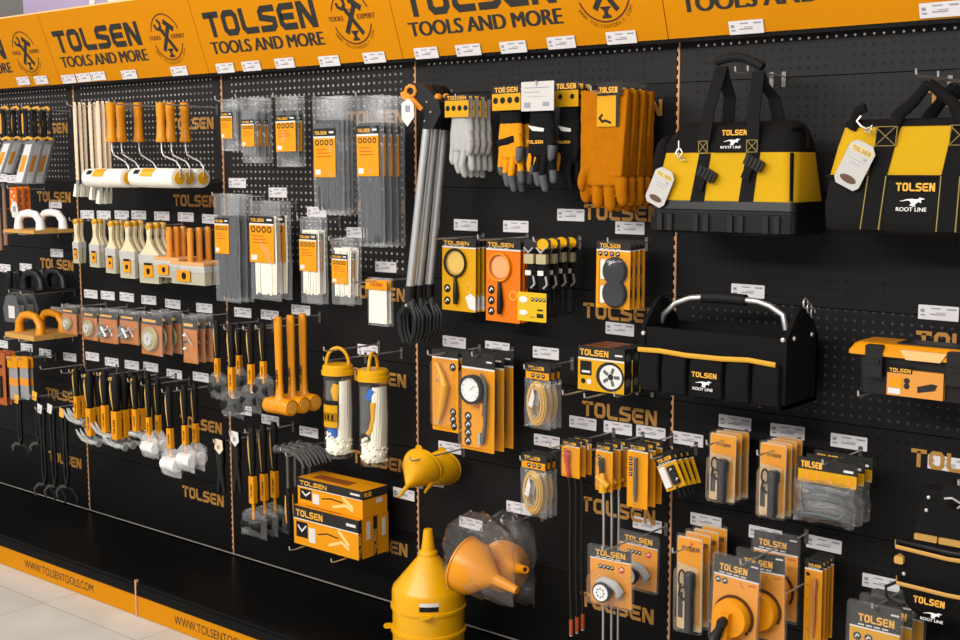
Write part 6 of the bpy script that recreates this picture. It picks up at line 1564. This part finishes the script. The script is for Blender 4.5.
a = F(885.5, 398); b_ = F(943, 377); lx0, lx1 = a[0], b_[0]; lz0, lz1 = zb+.004, zb+(zl-zb)*.70
m = MB().box(lx0, lx1, .004, .02, lz0, lz1, 0).box(lx0, lx0+(lx1-lx0)*.45, .003, .0045, lz1-(lz1-lz0)*.13, lz1+.004, 1).box(lx0+.004, lx0+(lx1-lx0)*.25, .003, .0045, lz0+.004, lz0+.018, 2)
l = m.build('orange_label', [mat('label_orange', '#cf8a3c', .5), BLK, WHT], r)
lettering(l, lx0+.006, lz1-(lz1-lz0)*.10, (lx1-lx0)*.38, .009, .003)
w_ = lx1-lx0; h_ = lz1-lz0
MB().prism([(lx0+w_*.56, lz0+h_*.2), (lx0+w_*.86, lz0+h_*.34), (lx0+w_*.9, lz0+h_*.55), (lx0+w_*.8, lz0+h_*.58), (lx0+w_*.55, lz0+h_*.42)], .0025, .004, 0).box(lx0+w_*.05, lx0+w_*.28, .0025, .004, lz0+h_*.3, lz0+h_*.7, 1).disc(lx0+w_*.36, lz0+h_*.6, .007, .0025, .004, 0, 10).disc(lx0+w_*.36, lz0+h_*.4, .007, .0025, .004, 0, 10).build('label_print', [DGR, ORG], r)
tag(r, 'black toolbox with orange lid and paper label at the right edge', 'toolbox')
for k, a in enumerate((.10, .36, .46, .85)): o = hook(F.o.x+x0+W*a, F.o.z+zb-.006, .24 if k in (0, 3) else .12, 'x', 0, 'shelf_peg'); o['label'] = 'metal peg under the orange-lidded toolbox, '+['leftmost', 'second', 'third', 'rightmost'][k]
# ---- tilted small packs
def tiltpack(w, h):
    r = card_base('small_tool_card', w, h, .3, YLC, .7, .12, hm=BLK)
    MB().rbox(-w*.42, -w*.1, -.008, -.0018, -h*.92, -h*.36, .003).build('white_window', WHT, r)
    MB().rbox(w*.0, w*.34, -.010, -.0018, -h*.9, -h*.4, .004).build('black_tool', DGR, r, 30)
    icons(r, [(w*.18, -h*.5), (w*.3, -h*.78)], w*.12, -.0102)
    MB().tube([(w*.1, -.006, -h*.95), (w*.1, -.006, -h*1.25)], .003, 6).build('black_stem', BPL, r); return r
a = P(666, 451, -.16); X, Z = a.x, a.z
o = tiltpack(.066, .105)
for i in range(4):
    c = o if i == 0 else copy_tree(o); c.location = (X+.004*i, -.18+.025*i, Z); c.rotation_euler = (0, math.radians(-27+2*i), 0)
    tag(c, 'small black and yellow tool card hanging askew, '+(ORD_[i] if i < 3 else 'rearmost'), 'tool card', 'askew small tool cards')
hook(X+.003, Z-.012, .24, 'askew small tool cards')
# ---- torch packs
def torch(w, h, kind):
    r = empty('torch_pack')
    MB().rbox(-w*.46, w*.46, -.0015, 0, -h*.97, -h*.03, .006).build('backing_card', mat('ivory_card', '#d3b283', .5), r)
    MB().prism([(-w*.44, -h*.3), (w*.44, -h*.34), (w*.44, -h*.05), (-w*.44, -h*.05)], -.002, -.0015, 0).prism([(w*.28, -h*.9), (w*.40, -h*.9), (w*.40, -h*.34), (w*.3, -h*.34)], -.002, -.0015, 0).box(-w*.42, -w*.24, -.0021, -.0015, -h*.86, -h*.6, 1).build('orange_print', [ORG, BRN], r)
    if kind == 'large':
        word(MB(), 'XYGER', -w*.3, -h*.17, w*.66, h*.045, -.0026, -.002, 0, .2).build('lettering', BLK, r)
        MB().prism([(w*.0, -h*.11), (w*.1, -h*.11), (w*.12, -h*.09), (w*.05, -h*.075)], -.0026, -.002).build('red_mark', RED, r)
    else:
        word(MB(), 'XYGER', -w*.22, -h*.2, w*.5, h*.04, -.0026, -.002, 0, .2).build('lettering', BRN, r)
    tx = w*.12; tr = w*.165
    MB().tube([(tx, -.02, -h*.36), (tx, -.02, -h*.38), (tx, -.02, -h*.50), (tx, -.02, -h*.54), (tx, -.02, -h*.93), (tx, -.02, -h*.95)], [tr*.9, tr*1.15, tr*1.12, tr*.92, tr*.92, tr*.8], 16).build('torch_body', mat('torch_grey', '#333436', .4) if kind == 'small' else mat('torch_black', '#2b2c2e', .4), r, 40)
    MB().tube([(-w*.2+w*.12*math.cos(t*.5), -.014, -h*(.45)+h*.09*math.sin(t*.5)) for t in range(12)], w*.035, 6).tube([(-w*.25, -.014, -h*.5), (-w*.3, -.014, -h*.62), (-w*.1, -.014, -h*.66)], w*.05, 6).build('black_accessory', BPL, r, 60)
    blister(r, -w*.44, w*.46, -h*.985, -h*.3, .042, rr=.014)
    MB().rbox(-w/2, w/2, -.003, -.0016, -h, 0, .010).build('clear_backing', FIL2, r)
    return r
for xl, xr, yt, yb, Y, n, dy, k, d in ((709, 737, 432, 503, -.13, 3, .035, 'small', 'small torch in blister pack, left hook'), (759, 787, 441, 519, -.15, 4, .03, 'small', 'small torch in blister pack, right hook'), (676, 703, 534, 633, -.2, 4, .045, 'large', 'large black torch in tall orange pack')):
    X, Z, w, h = fit(xl, xr, yt, yb, Y)
    series(torch(w, h, k), X, Z, Y, n, dy, d, 'torch', 'torch blister packs', hz=-h*.13, L=-Y+.09)
# ---- goggle bags
def goggles(w, h):
    r = empty('goggle_bag')
    m = MB().box(-w/2, w/2, -.003, 0, -h*.4, 0, 1).box(-w/2, w/2, -.0036, -.003, -h*.41, -h*.2, 0).build('header_card', [YLC, DGR], r)
    lettering(m, -w*.45, -h*.17, w*.36, h*.11, -.003)
    bars(m, [(-w*.38, -w*.32, -h*.37, -h*.24), (-w*.2, -w*.14, -h*.37, -h*.24), (w*.0, w*.05, -h*.37, -h*.27), (w*.34, w*.42, -h*.37, -h*.27)], -.0036, ORW)
    MB().box(w*.28, w*.44, -.0036, -.003, -h*.16, -h*.12).build('white_mark', WHT, m)
    MB().tube([(-w*.42, -.01, -h*.75), (-w*.3, -.03, -h*.62), (0, -.03, -h*.6), (w*.3, -.03, -h*.62), (w*.42, -.01, -h*.75), (w*.3, -.03, -h*.9), (0, -.038, -h*.86), (-w*.3, -.03, -h*.9)], .006, 8, closed=True).build('goggle_frame', GRY, r, 60)
    g = MB().ell((0, -.02, -h*.75), w*.4, .024, h*.16); g.build('goggle_lens', FIL2, r, 60)
    MB().tube([(-w*.4, -.006, -h*.5), (0, -.012, -h*.47), (w*.36, -.006, -h*.52)], .007, 6, flat=.4).build('grey_headband', GRY, r, 60)
    b = pillow(w*1.04, h*.72, .042, 77, 16, 10, .009); b.build('film_bag', clearmat('goggle_film', (.98, .98, .98), .03, 3.0, .08, 1.45, 1., 26), r, 60, loc=(0, -.014, -h*.34))
    return r
X, Z, w, h = fit(798, 857, 460, 520, -.2)
series(goggles(w, h), X, Z, -.2, 3, .045, 'bagged clear safety goggles under black and yellow header', 'goggles', 'bagged goggles')
# ---- measuring tape cards
def tapecard(w, h):
    r = card_base('tape_reel_card', w, h, .23, ORG, .62, .12, .007)
    MB().box(w*.28, w*.42, -.0026, -.0018, -h*.08, -h*.065).build('white_mark', WHT, r)
    icons(r, [(-w*.36, -h*.3), (-w*.22, -h*.3)], w*.06, -.0018, BRN)
    MB().stroke([(w*.1, -h*.27), (w*.1, -h*.31), (w*.18, -h*.33)], .002, -.0024, -.0018).stroke([(w*.24, -h*.29), (w*.4, -h*.28)], .003, -.0024, -.0018).build('printed_sketch', RED, r)
    cz = -h*.66; R2 = w*.38
    MB().lathe([(.001, -.03), (R2*.86, -.03), (R2*.93, -.024), (R2*.93, 0)], (0, -.002, cz), 'y', 32).build('orange_reel', ORP, r, 40)
    MB().stroke([(R2*1.0*math.cos(math.radians(t)), cz+R2*1.0*math.sin(math.radians(t))) for t in range(-30, 171, 10)], .005, -.008, -.002).build('dark_rim', mat('reel_brown', '#4a2a16', .5), r)
    MB().hexa([(-w*.2, -.052, -h*1.03), (w*.04, -.052, -h*1.03), (w*.04, -.03, -h*1.03), (-w*.2, -.03, -h*1.03)], [(-w*.12, -.048, cz+R2*.35), (w*.06, -.048, cz+R2*.35), (w*.06, -.03, cz+R2*.35), (-w*.12, -.03, cz+R2*.35)]).build('orange_arm', ORP, r)
    MB().tube([(-w*.02, -.055, cz+.004), (-w*.06, -.062, cz-R2*.4), (-w*.12, -.066, cz-R2*.8)], [.013, .011, .016], 10).lathe([(.001, -.02), (.011, -.018), (.013, 0)], (-w*.02, -.05, cz), 'y', 12).build('black_crank', BPL, r, 50)
    MB().rbox(-w/2, w/2, -.004, -.0026, -h, 0, .012).build('clear_backing', FIL2, r)
    return r
Yf = -.32; X, Z, w, h = fit(712, 762, 556, 648, Yf)
o = tapecard(w, h)
for i, (dx, y, dz) in enumerate(((0, Yf, 0), (.03, -.25, .006), (.02, -.15, .03))):
    c = o if i == 0 else copy_tree(o); c.location = (X+dx, y, Z+dz); c.rotation_euler = (0, math.radians((2, -1.5, 0)[i]), math.radians((0, 2, 0)[i]))
    tag(c, 'large orange tape reel on clear-backed card, '+['frontmost', 'middle one', 'rearmost'][i], 'tape reel', 'tape reel cards')
hook(X+.035, Z-.008, .37, 'tape reel cards')
q = P(788, 580, -.2); hook(P(824, 566, 0).x, P(824, 566, 0).z-.02, .24, 'thin tester cards')
# ---- thin tester cards
def tester(w, h):
    r = card_base('tester_card', w, h, .12, ORG, .7, .2, .003)
    MB().tube([(w*.12, -.009, -h*.22), (w*.12, -.009, -h*.3), (w*.12, -.009, -h*.34), (w*.12, -.009, -h*.66), (w*.1, -.009, -h*.9)], [.005, .008, .0055, .005, .002], 8).build('tester_screwdriver', mat('amber_clear_handle', '#b8702a', .3), r, 60)
    m = MB(); m.disc(-w*.28, -h*.19, w*.1, -.0024, -.0018, 0, 10)
    for k in range(4): m.box(-w*.34, -w*.2, -.0024, -.0018, -h*(.32+.17*k), -h*(.315+.17*k))
    m.build('printed_marks', BRN, r); blister(r, -w*.1, w*.4, -h*.96, -h*.15, .02, mm=FIL2); return r
X, Z, w, h = fit(803, 823, 558, 645, -.15)
series(tester(w, h), X, Z, -.15, 4, .022, 'thin orange card with an amber tester screwdriver', 'tester card', 'tester cards', hk=False)
# ---- bottom right cards
def lowcard(w, h):
    r = card_base('clear_backed_card', w, h, .3, YLC, .72, .17, .008)
    icons(r, [(-w*.3, -h*.42), (-w*.1, -h*.42)], w*.075, -.0018, BRN)
    MB().box(w*.28, w*.42, -.0026, -.0018, -h*.1, -h*.08).build('white_mark', WHT, r)
    MB().rbox(-w/2, w/2, -.004, -.0026, -h, 0, .014).build('clear_backing', FIL2, r)
    MB().rbox(-w*.3, w*.3, -.02, -.002, -h*.92, -h*.5, .01).build('yellow_product', YEL, r, 30); return r
Yf = -.24; X, Z, w, h = fit(846, 903, 603, 690, Yf)
o = lowcard(w, h)
for i in range(3):
    c = o if i == 0 else copy_tree(o); c.location = (X+.006*i, Yf+.06*i, Z+.002*i)
    tag(c, 'yellow card with black header at the bottom edge, '+['frontmost', 'middle one', 'rearmost'][i], 'card pack', 'cards at the bottom right')
hook(X+.004, Z-.01, .27, 'cards at the bottom right')
# ---- tool pouch
Yf = -.24; F = Frame(Yf, 893, 545); r = empty('tool_pouch', F.o)
W = .27; D = .14
z0 = F.z(915, 621); z1 = F.z(915, 584); z2 = F.z(905, 552); z3 = F.z(910, 538); z4 = F.z(905, 512); z5 = F.z(905, 494)
xl = F.x(893, 545)
m = MB(); ringloft(m, [(z0, xl+.05, xl+W-.03, .03, D, .02), (z0+.03, xl+.025, xl+W-.01, .004, D, .03), (z1, xl+.012, xl+W, -.01, D, .035)], 0); m.build('lower_pocket', BBG, r, 60)
m = MB(); ringloft(m, [(z1, xl+.02, xl+W-.01, .01, D, .03), (z2+.01, xl+.006, xl+W, 0, D, .03)], 0); m.build('middle_pocket', BBG, r, 60)
m = MB(); ringloft(m, [(z2, xl+.02, xl+W-.02, .04, D, .02), (z4, xl+.03, xl+W-.02, .06, D, .02), (z5, xl+.036, xl+W-.03, .08, D, .02)], 0); m.build('back_panel', BBG, r, 60)
TB = mat('tan_webbing_trim', '#c0934c', .6)
def band(z, y, x0, x1, hh, sag): return MB().tube([(x0, y+.03, z+.004), (x0+.012, y, z), ((x0+x1)/2, y-.006, z-sag), (x1, y, z)], hh*.72, 8, flat=.35)
band(z1-.002, -.014, xl+.006, xl+W, .0075, .002).build('tan_trim_lower', TB, r, 60)
band(z2+.010, -.004, xl-.004, xl+W, .0075, .004).build('tan_trim_middle', TB, r, 60)
band(z2+.024, -.002, xl-.002, xl+W, .006, .004).build('dark_rim', BPL, r, 60)
m = MB()
for k in range(4): m.rbox(xl+.036+k*.058, xl+.036+k*.058+.054, .036, .042, z3-.012, z3+.003, .002)
m.build('tan_tool_loops', TB, r)
MB().rbox(xl+.006, xl+.028, -.006, .02, z2-.03, z2-.012, .004).build('tan_side_loop', TB, r, 30)
m = MB()
for z, x in ((z4-.002, xl+.034), (z4+.03, xl+.038), (z3-.03, xl+.05), (z5-.01, xl+.09), (z1+.02, xl+.03)): m.lathe([(.001, -.004), (.004, -.003), (.005, 0)], (x+(.022 if z > z2 else 0), .055 if z > z2 else -.002, z), 'y', 10)
m.build('rivets', CHR, r, 40)
MB().rbox(xl+.10, xl+.20, .03, .08, z5-.012, z5+.03, .01).build('belt_loop', BB2, r, 30)
MB().tube([(xl+.11, .02, z5-.0), (xl+.13, .012, z5+.006), (xl+.15, .02, z5-.006), (xl+.14, .02, z5-.018)], .003, 6).build('silver_clip', CHR, r, 60)
MB().tube([(xl+.02, .0, z1+.0), (xl-.012, -.004, z1-.02), (xl-.008, -.006, z1-.045), (xl+.02, -.006, z1-.058), (xl+.036, -.006, z1-.055)], .004, 8).build('cord_loop', RUB, r, 60)
p_ = F(915.5, 599); q_ = F(947, 600); wl = q_[0]-p_[0]; e = empty('printed_logo', (p_[0], -.013, p_[1]-.003)); e.parent = r
lettering(e, 0, 0, wl, .016, 0, LET, .001); roo(e, wl*.25, -.038, wl*.72, 0)
tag(r, 'black tool pouch with tan trim bands in the lower right corner', 'tool pouch')
q = P(925, 490, -.1); hook(F.o.x+xl+.14, F.o.z+z5+.03, .22, 'black tool pouch')
